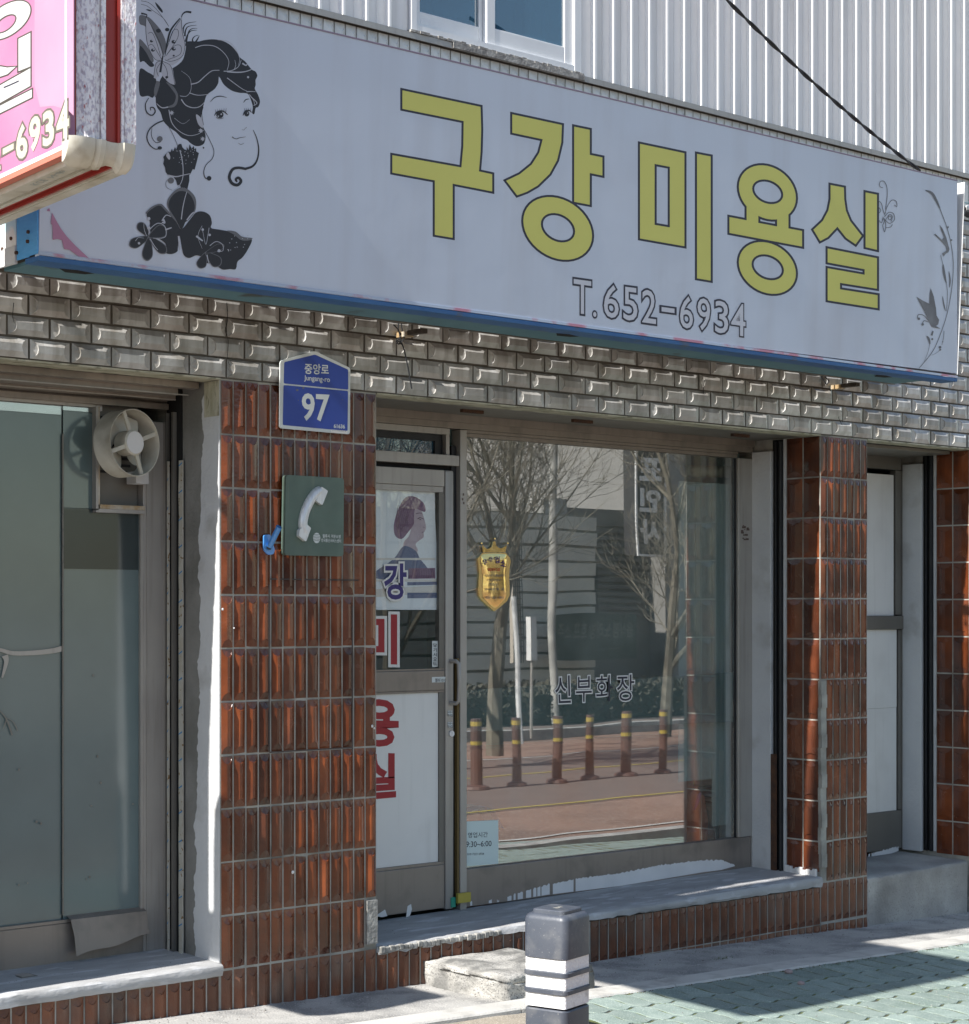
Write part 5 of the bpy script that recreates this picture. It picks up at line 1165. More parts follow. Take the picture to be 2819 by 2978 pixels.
for p in ((310, 300), (602, 200), (890, 300)):
    q = at(*zG([p])[0], GP-.002); f.tube([q+Vector((0, -.005, 0)), q+Vector((0, -.0035, 0)), q, q+Vector((0, .003, 0))], .0065, 12, rs=[.002, .0055, .0065, .005])
f.build('crown_ball', M['goldrim'], ga, smooth=True)
LG = Layers(lambda x, y, d: at(x, y, GP-.0118-d), .0001, .0001)
f = MB()
for ch, q in (('우', [(345, 800), (450, 780), (440, 650), (335, 670)]), ('수', [(465, 730), (585, 700), (580, 590), (460, 620)]), ('업', [(615, 750), (715, 745), (715, 590), (610, 590)]), ('소', [(745, 800), (850, 835), (850, 690), (745, 655)])): put_text(f, ch, zG(q), LG.nxt(), .02)
f.build('lettering', M['purple'], ga, fix=False)
f = MB(); put_text(f, '협찬점', zG([(450, 920), (725, 920), (725, 855), (450, 855)]), LG.nxt(), .04); f.build('red_lettering', mat('orange_ink', (.55, .12, .03), .5), ga, fix=False)
f = MB()
for i, (t, y, x0, x1) in enumerate((('법령의 이행실적이', 1050, 400, 840), ('우수한 업소로서', 1150, 440, 740), ('지정합니다', 1245, 490, 680), ('2010년 제  호', 1350, 390, 810), ('중앙회', 1540, 390, 800))): put_text(f, t, zG([(x0, y), (x1, y), (x1, y-55), (x0, y-55)]), LG.nxt(), .005)
f.build('small_lettering', M['greyp'], ga, fix=False)
# opening hours sheet
oh = empty('opening_hours_sheet'); tag(oh, 'pale handwritten opening hours sheet in the lower left corner of the shop window', 'paper')
f = MB(); f.prism(zz6([(478, 765), (625, 758), (625, 957), (478, 968)]), lambda x, y: at(x, y, GY-.0045), (0, .0008, 0)); f.build('sheet', M['paper'], oh)
LO = Layers(lambda x, y, d: at(x, y, GY-.0046-d), .0001, .0003); f = MB()
put_text(f, '영업시간', zz6([(487, 840), (577, 836), (577, 812), (487, 815)]), LO.nxt(), .005)
put_text(f, '9:30~6:00', zz6([(478, 883), (594, 877), (594, 852), (478, 856)]), LO.nxt(), .008)
put_text(f, '010 7222 6934', zz6([(484, 919), (560, 917), (560, 907), (484, 909)]), LO.nxt(), .003)
f.build('handwriting', M['ink'], oh, fix=False)
# ================================================================== GROUND
def sheet(name, x0, x1, y0, y1, m, nx=20, ny=2, dz=0, amp=0, kind='structure', th=0):
    mb = MB(); v = []
    for i in range(nx+1):
        for j in range(ny+1):
            x = x0+(x1-x0)*i/nx; y = y0+(y1-y0)*j/ny
            v.append((x, y, gz(x)+dz+(noise.noise(Vector((x*3, y*3, 1)))*amp if amp else 0)))
    mb.add(v, [(i*(ny+1)+j, (i+1)*(ny+1)+j, (i+1)*(ny+1)+j+1, i*(ny+1)+j+1) for i in range(nx) for j in range(ny)])
    return mb.build(name, M[m], None, smooth=True, kind=kind, fix=False)
MB().quad((-300, -300, -.5), (300, -300, -.5), (300, 300, -.5), (-300, 300, -.5)).build('ground', M['soil'], None, kind='structure', fix=False)
KY = -.60; PY = -.755
sheet('pavement_apron', -4, 9, KY+.002, .3, 'apron', 160, 14, .0, .010)
# kerb strip in lengths, each a piece of the pavement edge
kb = empty('kerb_strip'); kb['kind'] = 'structure'
x = -3.9
for i in range(13):
    L_k = 1.0
    v = []; nn = 10
    for a in range(nn+1):
        xx = x+(L_k-.006)*a/nn; z = gz(xx)
        r = noise.noise(Vector((xx*7, 3, 3)))*.004
        v += [(xx, PY+r, z-.1), (xx, PY+r, z+.001), (xx, PY+.008+r, z+.009), (xx, KY-.004, z+.011), (xx, KY, z+.004), (xx, KY, z-.1)]
    mb = MB().add(v, [(a*6+j, a*6+(j+1) % 6, (a+1)*6+(j+1) % 6, (a+1)*6+j) for a in range(nn) for j in range(6)]+[(0, 1, 2, 3, 4, 5), tuple(range(nn*6+5, nn*6-1, -1))])
    mb.build('kerb_stone', M['kerb'], kb, smooth=True); x += L_k
# pavers
pvt = empty('pavement'); pvt['kind'] = 'structure'
sheet('pavement_bed', 1.16, 9, -3.2, PY-.001, 'joint', 220, 90, -.0016, .0006)
sheet('sandy_verge', -4, 1.159, -3.2, PY-.001, 'soil', 120, 50, -.012, .012)
LX, LYp = .138, .262; gp = .014
def pmesh():
    top = []; hw = LX/2-gp/2; hh = LYp/2-gp/2; A1_, B1_ = .013, .013; k = 8
    sx = lambda y: A1_*math.sin(2*math.pi*y/LYp); sy = lambda x: B1_*math.sin(2*math.pi*x/LX)
    for i in range(k): t = -1+2*i/k; top.append((t*hw, -hh))
    for i in range(k*2): t = -1+2*i/(k*2); top.append((hw, t*hh))
    for i in range(k): t = 1-2*i/k; top.append((t*hw, hh))
    for i in range(k*2): t = 1-2*i/(k*2); top.append((-hw, t*hh))
    P_ = lambda x, y, s: ((x*s+sx(y)), (y*s+sy(x)))
    n = len(top); v = [(*P_(x, y, 1), -.05) for x, y in top]+[(*P_(x, y, 1), -.004) for x, y in top]+[(*P_(x*.985, y*.99, 1), 0) for x, y in top]
    f = [(i, (i+1) % n, n+(i+1) % n, n+i) for i in range(n)]+[(n+i, n+(i+1) % n, 2*n+(i+1) % n, 2*n+i) for i in range(n)]+[tuple(range(2*n, 3*n))]
    return MB().add(v, f).mesh('paver', M['paver'])
pme = pmesh(); rest = MB(); cnt = 0
cand = []
for i in range(60):
    for j in range(11):
        x = 1.17+LX*(i+.5); y = PY-.004-LYp*(j+.5)
        z = gz(x)
        d = Vector((x-CAMX, y-CAMY)); zc = d.x*CB+d.y*SB; xc = d.x*SB-d.y*CB
        px = PX+F*xc/zc; py = HY+F*(CH-z)/zc
        vis = -40 < px < 2880 and py < 3040 and px > 1500
        cand.append((not vis, (px-2200)**2*.2+(py-2900)**2, x, y, z))
cand.sort(key=lambda c: (c[0], c[1]))
for k, (nv, _, x, y, z) in enumerate(cand):
    dz = wob(.0012); rx_, ry = wob(.006), wob(.006)
    if k < 298 and not nv: inst('paver', pme, (x, y, z+.002+dz), pvt, rot=(rx_, ry+.027, wob(.01)))
    else: rest.add([(v.co.x+x, v.co.y+y, v.co.z+z+dz) for v in pme.vertices], [tuple(p.vertices) for p in pme.polygons])
rest.build('paver', M['paver'], pvt, kind='stuff', fix=False)
# weeds and grit in the joint along the kerb
f = MB()
for i in range(900):
    x = random.uniform(1.2, 6.0); y = PY-abs(random.gauss(0, .018)); z = gz(x)-.004; s = random.uniform(.002, .008); a = random.uniform(0, 6.28)
    f.add([(x, y, z), (x+s*math.cos(a), y+s*math.sin(a), z+s*.2), (x+s*math.cos(a+.8)*1.2, y+s*math.sin(a+.8), z+s*random.uniform(.5, 1.2)), (x+s*.3, y, z+s*.9)], [(0, 1, 2), (0, 2, 3), (1, 3, 2)])
f.build('joint_litter', mat('dry_leaf_litter', (.06, .045, .03), .95, (.10, .09, .03), (30, .5, .1)), None, kind='stuff', fix=False)
f = MB()
for (cx_, cy_, n_, r_) in ((1.95, -.05, 90, .10), (2.9, -.33, 40, .05), (3.2, -.80, 120, .25), (4.4, -.80, 160, .5)):
    for i in range(n_):
        x = cx_+random.gauss(0, r_); y = cy_+random.gauss(0, .012); z = gz(x); h = random.uniform(.006, .02); a = random.uniform(0, 6.28); w_ = .0015
        f.add([(x-w_, y, z), (x+w_, y, z), (x+h*.6*math.cos(a), y+h*.6*math.sin(a), z+h)], [(0, 1, 2)])
f.build('weeds', mat('weed_green', (.06, .09, .02), .8), None, kind='stuff', fix=False)
def pebble(px, py, r, lab):
    p = gnd(px, py, gz(3)); import bmesh
    bm = bmesh.new(); bmesh.ops.create_icosphere(bm, subdivisions=2, radius=r)
    for v in bm.verts: v.co *= 1+noise.noise(v.co*30+Vector((px, 0, 0)))*.25; v.co.z *= .62
    me = bpy.data.meshes.new('pebble'); bm.to_mesh(me); bm.free(); me.materials.append(mat('pinkish_pebble', (.34, .27, .26), .8, (.25, .2, .2), (40, .5, .2)))
    o = bpy.data.objects.new('pebble', me); sc.collection.objects.link(o); o.location = (p.x, p.y, gz(p.x)+r*.5); tag(o, lab, 'stone', 'pebbles on the green pavers')
pebble(2294, 2836, .022, 'pinkish pebble on the green pavers, the one nearer the kerb strip'); pebble(2330, 2871, .018, 'pinkish pebble on the green pavers, the one farther from the kerb strip')
# stone step
ss = empty('stone_step'); tag(ss, 'rough broken concrete step block on the ground before the shop door', 'step')
import bmesh
bm = bmesh.new(); bmesh.ops.create_cube(bm, size=1); bmesh.ops.subdivide_edges(bm, edges=bm.edges[:], cuts=14, use_grid_fill=True)
sx0, sx1 = 1.145, 1.685
for v in bm.verts:
    p = v.co.copy(); X_ = (sx0+sx1)/2+p.x*(sx1-sx0); Y_ = -.30+p.y*.59; Z_ = -.03+p.z*.16+.04
    ed = max(abs(p.x), abs(p.y)); k = .0
    if p.z > .3 and ed > .4: Z_ -= (ed-.4)*.12
    n1 = noise.noise(Vector((X_*9, Y_*9, Z_*9))); n2 = noise.noise(Vector((X_*28, Y_*28, Z_*28)))
    q = Vector((X_, Y_, Z_)); d = Vector((p.x, p.y, 0)); d = d.normalized() if d.length > 0 else d
    q += d*(n1*.025+n2*.010)*(1 if ed > .45 else 0)+Vector((0, 0, n1*.008+n2*.003)); v.co = q
me = bpy.data.meshes.new('step_block'); bm.to_mesh(me); bm.free(); me.materials.append(M['rough2'] if 'rough2' in M else mat('step_concrete', (.44, .43, .40), .9, (.34, .33, .31), (6, .5, .2), bump=.9, bscale=45, dirt=((.10, .10, .095), 5.5, .52, .08, .85), speck=((.16, .155, .15), 130, .58)))
for p in me.polygons: p.use_smooth = True
o = bpy.data.objects.new('step_block', me); sc.collection.objects.link(o); o.parent = ss
# drain cover on the ledge
dc = empty('metal_plate'); tag(dc, 'small rusty metal plate lying on the ledge beside the shop door', 'plate')
p = gnd(1470, 2641, .192); f = MB(); f.box(p.x-.07, p.x+.06, p.y-.03, p.y+.03, .186, .191); f.build('plate', M['rust'], dc)
f = MB(); f.box(p.x-.17, p.x-.072, p.y-.05, p.y+.0, .186, .189); f.build('tin_offcut', M['aluD'], dc)
lp = empty('ledge_hatch'); tag(lp, 'small square metal hatch set in the left window ledge', 'hatch')
p = gnd(70, 2840, .208); f = MB(); f.box(p.x-.035, p.x+.04, p.y-.045, p.y+.05, .2105, .2125); f.build('hatch_frame', M['aluD'], lp); f = MB(); f.box(p.x-.026, p.x+.03, p.y-.034, p.y+.038, .213, .2142); f.build('hatch_plate', M['aluL'], lp)

# ================================================================== BOLLARD IN FRONT
def bollard():
    o = empty('bollard', (-.642, -2.826, .02)); tag(o, 'slate grey square bollard with white reflective bands in front of the shop step', 'bollard')
    def rs(hw, r, z, n=6):
        out = []
        for cx_, cy_, a0 in ((hw-r, hw-r, 0), (-hw+r, hw-r, 90), (-hw+r, -hw+r, 180), (hw-r, -hw+r, 270)):
            for k in range(n+1): a = math.radians(a0+90*k/n); out.append((cx_+r*math.cos(a), cy_+r*math.sin(a), z))
        return out
    def loft(secs):
        mb = MB(); n = len(secs[0]); mb.add([p for s in secs for p in s], [(i*n+j, i*n+(j+1) % n, (i+1)*n+(j+1) % n, (i+1)*n+j) for i in range(len(secs)-1) for j in range(n)]+[tuple(range(n-1, -1, -1)), tuple(range((len(secs)-1)*n, len(secs)*n))]); return mb
    H = .855; T0 = H
    hw = .076
    loft([rs(hw, .022, .0), rs(hw, .022, T0-.302), rs(hw-.003, .021, T0-.298)]).build('lower_shaft', M['bol'], o, smooth=True)
    loft([rs(hw-.001, .022, T0-.145), rs(hw+.0015, .023, T0-.143), rs(hw+.0015, .023, T0-.03), rs(hw-.002, .021, T0-.020), rs(hw-.010, .018, T0-.013), rs(hw-.018, .014, T0-.012), rs(hw-.019, .013, T0-.003), rs(hw-.022, .011, T0)]).build('cap', M['bol'], o, smooth=True)
    for k in range(3):
        z1 = T0-.146-k*.053; loft([rs(hw-.004, .008, z1-.040, 3), rs(hw-.004, .008, z1, 3)]).build('reflective_band', M['refw'], o)
    for k in range(2):
        z1 = T0-.183-k*.053; loft([rs(hw-.002, .02, z1-.016), rs(hw+.003, .022, z1-.0135), rs(hw+.003, .022, z1-.0025), rs(hw-.002, .02, z1)]).build('ring', M['bol'], o, smooth=True)
    f = MB(); put_text(f, '공사', [(-.02, -.012), (.018, -.012), (.018, .006), (-.02, .006)], lambda x, y: (x, y, T0+.0004), .02); f.build('faded_lettering', M['cap'], o, fix=False)
    return o
bo = bollard(); bo.rotation_euler.z = math.radians(15); bo.location.z = -.012

# ================================================================== SEEN THROUGH THE PANE
so_ = empty('sofa'); tag(so_, 'orange brown leatherette sofa standing behind the shop window', 'sofa')
sx0_, sx1_ = mx1+.12, at(2000, 2200, .72).x
f = MB(); f.box(sx0_, sx1_, .66, .80, .17, at(1900, 2140, .72).z, bev=.03); f.build('backrest', M['sofa'], so_, smooth=True)
f = MB(); f.box(sx0_, sx1_, .801, 1.35, .17, .50, bev=.03); f.build('seat', M['sofa'], so_, smooth=True)
f = MB(); c = at(2010, 2370, .72); f.prism([(c.x-.10, .17), (c.x-.11, .55), (c.x-.08, .66), (c.x-.02, .70), (c.x+.05, .64), (c.x+.08, .5), (c.x+.07, .3), (c.x+.03, .17)], lambda x, z: (x, .655, z), (0, .6, 0)); f.build('armrest', M['sofa'], so_)
f = MB(); c = at(1440, 2330, .72); f.prism([(mx1+.02, .17), (mx1+.02, .50), (mx1+.12, .60), (mx1+.26, .56), (mx1+.32, .4), (mx1+.32, .17)], lambda x, z: (x, .62, z), (0, .03, 0)); f.build('armrest', M['sofa'], so_)
mg = empty('open_magazine'); tag(mg, 'open magazines draped over the left arm of the orange sofa', 'magazine')
for k, (dx, mm) in enumerate(((0, 'paper'), (.03, 'regblue'), (-.04, 'wpanel'))):
    f = MB(); v = []
    for i in range(13):
        t = i/12; x = mx1+.03+dx+t*.30; z = .64+.012*k+.05*math.sin(t*math.pi)-.10*max(0, t-.75)*3
        v += [(x, .60, z), (x, .82, z+.02)]
    f.add(v, [(2*i, 2*i+2, 2*i+3, 2*i+1) for i in range(12)]); f.build('page', M[mm], mg, smooth=True, fix=False)
fl = empty('plastic_flower'); tag(fl, 'yellow and turquoise pinwheel flower beside the sofa in the window', 'flower')
c = at(2015, 2245, .70)
f = MB()
for k in range(9):
    a = k*2*math.pi/9; q = c+Vector((math.cos(a)*.055, .0, math.sin(a)*.055)); f.add([tuple(c), tuple(c+Vector((math.cos(a-.35)*.06, .01, math.sin(a-.35)*.06))), tuple(c+Vector((math.cos(a)*.085, -.01, math.sin(a)*.085))), tuple(c+Vector((math.cos(a+.35)*.06, .01, math.sin(a+.35)*.06)))], [(0, 1, 2, 3)])
f.build('petals', mat('yellow_plastic', (.55, .52, .08), .5), fl, fix=False)
f = MB(); f.tube([tuple(c+Vector((-.01, -.02, .01))), tuple(c+Vector((-.01, -.03, .01)))], .032, 12); f.build('centre', mat('turquoise_plastic', (.12, .45, .42), .5), fl); f = MB(); f.tube([tuple(c), (c.x-.02, .70, .3)], .005, 6); f.build('stem', M['aluL'], fl)
f = MB(); f.prism([(c.x-.04, c.z-.22), (c.x-.01, c.z-.13), (c.x+.02, c.z-.12), (c.x-.01, c.z-.19)], lambda x, z: (x, .645, z), (0, .01, 0)); f.build('ribbon', mat('pink_ribbon', (.5, .12, .3), .5), fl)
tb = empty('side_table'); tag(tb, 'small side table at the right end of the shop window, loaded with papers', 'table')
t0 = at(2050, 2360, .72); t1 = at(2140, 2360, .72)
f = MB(); f.box(t0.x, t1.x-.02, .62, .95, .55, .575); f.build('tabletop', M['blind'], tb); 
for (x, y) in ((t0.x+.02, .64), (t1.x-.05, .64)):
    f = MB(); f.box(x, x+.025, y, y+.025, .15, .549); f.build('leg', M['dark'], tb)
pp = empty('paper_pile'); tag(pp, 'untidy pile of papers and a hairdryer on the side table in the window', 'papers')
for k in range(9):
    f = MB(); x = (t0.x+t1.x)/2+wob(.03); f.box(x-.11, x+.09, .66+wob(.02), .86, .576+k*.014, .587+k*.014); o = f.build('sheet', M[['paper', 'aluD', 'wpanel', 'dark'][k % 4]], pp); 
f = MB(); f.tube([(t0.x+.02, .66, .78), (t1.x-.06, .66, .80)], .011, 8); f.build('tool_handle', M['aluL'], pp)
f = MB(); f.tube([(t1.x-.07, .64, .80), (t1.x-.07, .68, .80)], .03, 12); f.build('tool_head', M['wpanel'], pp)

# ================================================================== ACROSS THE STREET (seen mirrored in the panes)
def flat(name, y0, y1, m, dz=0, x0=-60, x1=90): return MB().quad((x0, y0, -.26+dz), (x1, y0, -.26+dz), (x1, y1, -.26+dz), (x0, y1, -.26+dz)).build(name, M[m], None, kind='structure', fix=False)
flat('road', -14, -3.35, 'tan')
flat('far_lane', -11.5, -6.2, 'asph', .004)
flat('far_pavement', -19, -14.01, 'asph', .14)
for i, y in enumerate((-4.3, -6.3, -9.3, -11.3)):
    o = flat('road_marking', y-.03, y+.03, 'kerb' if i in (0, 3) else 'tapeY', .009)
MB().box(-60, 90, -3.35, -3.201, -.5, -.13).build('road_kerb', M['apron'], None, kind='structure')
MB().box(-60, 90, -14.2, -14.0, -.5, -.10).build('road_kerb', M['apron'], None, kind='structure')
sheet('side_pavement', 9.001, 60, -3.2, .3, 'kerb', 2, 2, 0); sheet('side_pavement', -60, -4.001, -3.2, .3, 'kerb', 2, 2, 0)
dpos = [(1388, 2257), (1499, 2252), (1616, 2247), (1719, 2242), (1823, 2237), (1926, 2233)]
proto = None
for k, (px, py) in enumerate(dpos):
    D = 8.15; p = refl(px, 2000, D)
    wide = k % 2 == 0
    if proto is None:
        root = empty('traffic_post', p); f = MB(); f.tube([(0, 0, 0), (0, 0, .03), (0, 0, .05), (0, 0, .78)], .05, 12, rs=[.12, .11, .055, .05]); a = f.build('post', mat('dark_brown_post', (.10, .055, .045), .5), root)
        bs = []
        for z in (.48, .70): f = MB(); f.tube([(0, 0, z), (0, 0, z+.05)], .052, 12); bs.append(f.build('yellow_band', mat('yellow_reflective', (.36, .26, .05), .5), root))
        proto = (root, [a]+bs)
    else:
        root = empty('traffic_post', p)
        for c in proto[1]: q = c.copy(); sc.collection.objects.link(q); q.parent = root
    root.location.z = -.25
    if wide: root.scale = (1.25, 1.25, 1)  # every other post widened to take in its shade
    tag(root, 'dark yellow banded traffic post mirrored in the shop window, ' + ['leftmost', 'second from left', 'third from left', 'third from right', 'second from right', 'rightmost'][k], 'traffic post', 'traffic posts along the road')
def rx(px, d): return refl(px, 1700, d).x
def rz(px, py, d): return refl(px, py, d).z
pz5 = lambda x: 1050+x/1.5633
# striped building: courses proud of each other
sb = empty('block_building'); tag(sb, 'low grey building of wide horizontal courses across the street, seen mirrored in the shop window', 'building')
D = 18; xa, xb = rx(pz5(-60), D), rx(pz5(1065), D); zt_ = rz(1550, 1491, D)
nC = 13
for k in range(nC):
    z0 = -.2+(zt_+.2)*k/nC; z1 = -.2+(zt_+.2)*(k+1)/nC; f = MB(); f.box(xa, xb, -D-3, -D+.05*(1 if k % 2 else .4), z0, z1-.05); f.build('wall_course', mat('grey_course', (.62, .60, .53), .8, (.54, .53, .47), (1.5, .5, .2)) if k == 0 else MATS['grey_course'], sb)
MB().box(xa+.02, xb-.02, -D-2.9, -D-.02, -.2, zt_-.02).build('wall', M['aluD'], sb)
f = MB(); f.box(rx(pz5(990), D), rx(pz5(1100), D), -D-2, -D-1, zt_, rz(1700, 1050+615/1.5633, D)); f.build('chimney', M['conc'], sb)
db = empty('dark_building'); tag(db, 'dark slatted building across the street behind the right hand bare tree, seen mirrored', 'building')
xc_ = rx(pz5(1410), D); zt2 = rz(1850, 1500, D)
f = MB(); f.box(xb+.05, xc_+6, -D-6, -D-1.5, -.2, zt2+.2); f.build('wall', mat('dark_brown_wall', (.14, .13, .115), .8), db)
for k in range(14): f = MB(); z = 1.6+k*(zt2-1.6)/14; f.box(xb+.06, xc_+6, -D-1.49, -D-1.44, z, z+(zt2-1.6)/14-.06); f.build('slat', MATS['dark_brown_wall'], db)
f = MB(); f.box(xb+.3, xb+1.4, -D-1.48, -D-1.3, rz(1780, 1830, D), rz(1780, 1640, D)); f.build('window', M['dark'], db)
tw = empty('tall_building'); tag(tw, 'tall brown building behind the vertical sign across the street, seen mirrored', 'building')
f = MB(); f.box(rx(pz5(1330), 26), rx(pz5(1440), 26)+7, -34, -26, -.2, 12); f.build('wall', mat('brown_render', (.20, .17, .145), .8), tw)
f = MB(); f.box(rx(pz5(1150), 26), rx(pz5(1215), 26), -28, -26, -.2, 10); f.build('stair_tower', mat('pale_brick_wall', (.42, .37, .31), .8), tw)
vs = empty('vertical_sign'); tag(vs, 'tall dark sign with white Korean letters across the street, seen mirrored', 'sign')
D2 = 16.5; va, vb = rx(pz5(1255), D2), rx(pz5(1385), D2); vz1 = rz(1880, 1230, D2); vz0 = rz(1880, 1050+885/1.5633, D2)
f = MB(); f.box(va, vb, -D2-.3, -D2, vz0, vz1); f.build('sign_box', mat('dark_sign_face', (.035, .033, .035), .5), vs)
f = MB(); f.box(va, va+.04, -D2+.001, -D2+.03, vz0, vz1); f.box(vb-.04, vb, -D2+.001, -D2+.03, vz0, vz1); f.box(va+.041, vb-.041, -D2+.001, -D2+.03, vz0, vz0+.04); f.build('white_edge', M['wpanel'], vs)
f = MB(); w_ = vb-va; H_ = vz1-vz0
for i, ch in enumerate('미표인사'):
    z1 = vz1-H_*.02-i*H_*.235; z0 = z1-H_*.18; put_text(f, ch, [(vb-.15*w_, z0), (va+.15*w_, z0), (va+.15*w_, z1), (vb-.15*w_, z1)], lambda x, z: (x, -D2+.012, z), .05)
f.build('lettering', M['wpanel'], vs, fix=False)
gs = empty('green_signboard'); tag(gs, 'dark green signboard with dull lettering on the dark building, seen mirrored', 'sign')
D3 = 17.2; a = rx(pz5(880), D3); b_ = rx(pz5(1245), D3); z1 = rz(1700, 1050+1155/1.5633, D3); z0 = rz(1700, 1050+1360/1.5633, D3)
f = MB(); f.box(a, b_, -D3-.1, -D3, z0, z1); f.build('board', mat('dark_green_board', (.03, .05, .04), .5), gs)
f = MB(); put_text(f, '음식점 노래방 호프 소주', [(b_-.1, z1-.45), (a+.1, z1-.45), (a+.1, z1-.15), (b_-.1, z1-.15)], lambda x, z: (x, -D3+.004, z), .02); put_text(f, '모텔 민박', [(b_-.4, z0+.2), (a+1, z0+.2), (a+1, z1-.65), (b_-.4, z1-.65)], lambda x, z: (x, -D3+.004, z), .02); f.build('lettering', mat('dull_lettering', (.16, .17, .14), .6), gs, fix=False)
# hedge of dark shrub, cream panels, white posts, pole
hd = empty('hedge'); tag(hd, 'dark low hedge along the far pavement, seen mirrored in the shop window', 'hedge')
f = MB()
for i in range(9000):
    x = random.uniform(rx(1100, 15), rx(2300, 15)); y = -15-random.random()*.8; z = -.1+random.random()*.62; s = random.uniform(.04, .09); a = random.uniform(0, 6.28); t = random.uniform(-1, 1)
    f.add([(x, y, z), (x+s*math.cos(a), y+s*math.sin(a), z+s*t), (x-s*math.sin(a), y+s*math.cos(a), z+s)], [(0, 1, 2)])
f.build('foliage', mat('hedge_leaf', (.05, .048, .034), .8, (.075, .068, .05), (5, .5, .2)), hd, fix=False)
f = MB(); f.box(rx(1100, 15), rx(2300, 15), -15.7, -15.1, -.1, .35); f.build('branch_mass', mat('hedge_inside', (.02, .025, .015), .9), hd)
for k, (xa_, wd, y0, y1, d) in enumerate(((690, 32, 690, 1380, 15.5), (765, 28, 1165, 1370, 12.5))):
    o = empty('cream_panel'); tag(o, ['tall cream wall strip with wire mesh across the street, seen mirrored', 'short white notice strip on a post across the street, seen mirrored'][k], 'panel')
    f = MB(); f.box(rx(pz5(xa_), d), rx(pz5(xa_+wd), d), -d-.1, -d, rz(1500, 1050+y1/1.5633, d), rz(1500, 1050+y0/1.5633, d)); f.build('board', MATS['pale_brick_wall'] if k == 0 else M['wpanel'], o)
    if k == 0:
        g_ = MB(); x0 = rx(pz5(xa_-10), d); x1 = rx(pz5(xa_+wd), d)
        for i in range(24): z = rz(1500, 1050+(y0+i*28)/1.5633, d); g_.box(x0, x1, -d+.02, -d+.03, z, z+.012)
        for i in range(5): x = x0+(x1-x0)*i/4; g_.box(x, x+.012, -d+.031, -d+.04, rz(1500, 1050+y1/1.5633, d), rz(1500, 1050+y0/1.5633, d))
        g_.build('mesh', M['dark'], o)
    else: f = MB(); x = rx(pz5(xa_+wd/2), d); f.tube([(x, -d-.05, -.1), (x, -d-.05, rz(1500, 1050+1370/1.5633, d))], .02, 8); f.build('post', M['aluL'], o)
wp = empty('white_post'); tag(wp, 'leaning white post across the street, seen mirrored in the shop window', 'post')
d = 12; f = MB(); f.tube([(rx(pz5(722), d), -d, -.12), (rx(pz5(690), d), -d, rz(1500, 1735, d))], .035, 8); f.build('post', M['white'], wp)
up = empty('utility_pole'); tag(up, 'concrete utility pole across the street, seen mirrored in the shop window', 'pole')
d = 15; f = MB(); x = rx(pz5(868), d); f.tube([(x, -d, -.1), (x, -d, 11)], .14, 12, rs=[.075, .06]); f.build('shaft', M['conc'], up, smooth=True); f = MB(); f.box(x-.8, x+.8, -d-.05, -d+.05, 9.2, 9.3); f.build('crossarm', M['rust'], up)
def tree(px, d, h, r0, seed, lab, lean=0, first=1.6):
    rnd_ = random.Random(seed); o = empty('bare_tree'); tag(o, lab, 'tree', 'bare street trees across the road')
    x = rx(px, d); tr = MB(); cr_ = MB()
    def grow(p, dr, L, r, lvl, mb):
        n = 5; pts = [p]; rs = [r]; q = p
        for i in range(n):
            k_ = .10 if lvl else .025; dr = (dr+Vector((rnd_.gauss(0, k_), rnd_.gauss(0, k_), rnd_.gauss(0, .05)+(.05 if lvl > 0 else 0)))).normalized(); q = q+dr*L/n; pts.append(q); rs.append(r*(1-.45*(i+1)/n))
        mb.tube(pts, r, 7 if lvl < 2 else 4 if lvl < 4 else 3, rs=rs, caps=False)
        if lvl >= 5: return
        k = (4, 4, 4, 4, 4)[lvl]
        for i in range(k):
            t = rnd_.uniform(.35, 1) if lvl else rnd_.uniform(.55, 1); ix = min(n, max(1, int(t*n))); b0 = pts[ix]
            ax_ = Vector((rnd_.gauss(0, 1), rnd_.gauss(0, 1), rnd_.gauss(0, .5))); ax_ = ax_-dr*ax_.dot(dr); ax_.normalize(); nd = (dr*rnd_.uniform(.55, 1)+ax_*rnd_.uniform(.5, .9)+Vector((0, 0, .15))).normalized()
            grow(b0, nd, L*rnd_.uniform(.55, .8), max(.0035, rs[ix]*rnd_.uniform(.45, .65)), lvl+1, cr_)
        if lvl < 3: grow(pts[-1], dr, L*.75, max(.004, rs[-1]*.9), lvl+1, cr_)
    grow(Vector((x, -d, -.12)), Vector((lean, 0, 1)).normalized(), h, r0, 0, tr)
    tr.build('trunk', mat('grey_bark', (.14, .12, .095), .9, (.20, .18, .14), (8, .5, .2)) if 'grey_bark' not in MATS else MATS['grey_bark'], o, smooth=True, fix=False)
    cr_.build('crown', MATS['grey_bark'], o, fix=False)
tree(pz5(605), 10.5, 2.6, .11, 3, 'bare pruned tree across the road behind the gold plaque, seen mirrored')
tree(pz5(1375), 11.5, 2.4, .10, 8, 'bare tree across the road beside the vertical sign, seen mirrored')
tree(pz5(120), 10.5, 2.5, .10, 12, 'bare tree across the road mirrored in the door pane')
for k, (y_, z_, sg) in enumerate(((-13, 7.6, .3), (-13.2, 6.9, .4))):
    o = empty('street_cable'); tag(o, ['upper', 'lower'][k]+' sagging cable along the far side of the street, seen mirrored', 'cable', 'cables across the street')
    f = MB(); f.tube([(xx, y_, z_-sg*4*((xx+10)/40)*(1-(xx+10)/40)) for xx in range(-10, 31, 4)], .02, 5, caps=False); f.build('wire', M['cabl'], o)
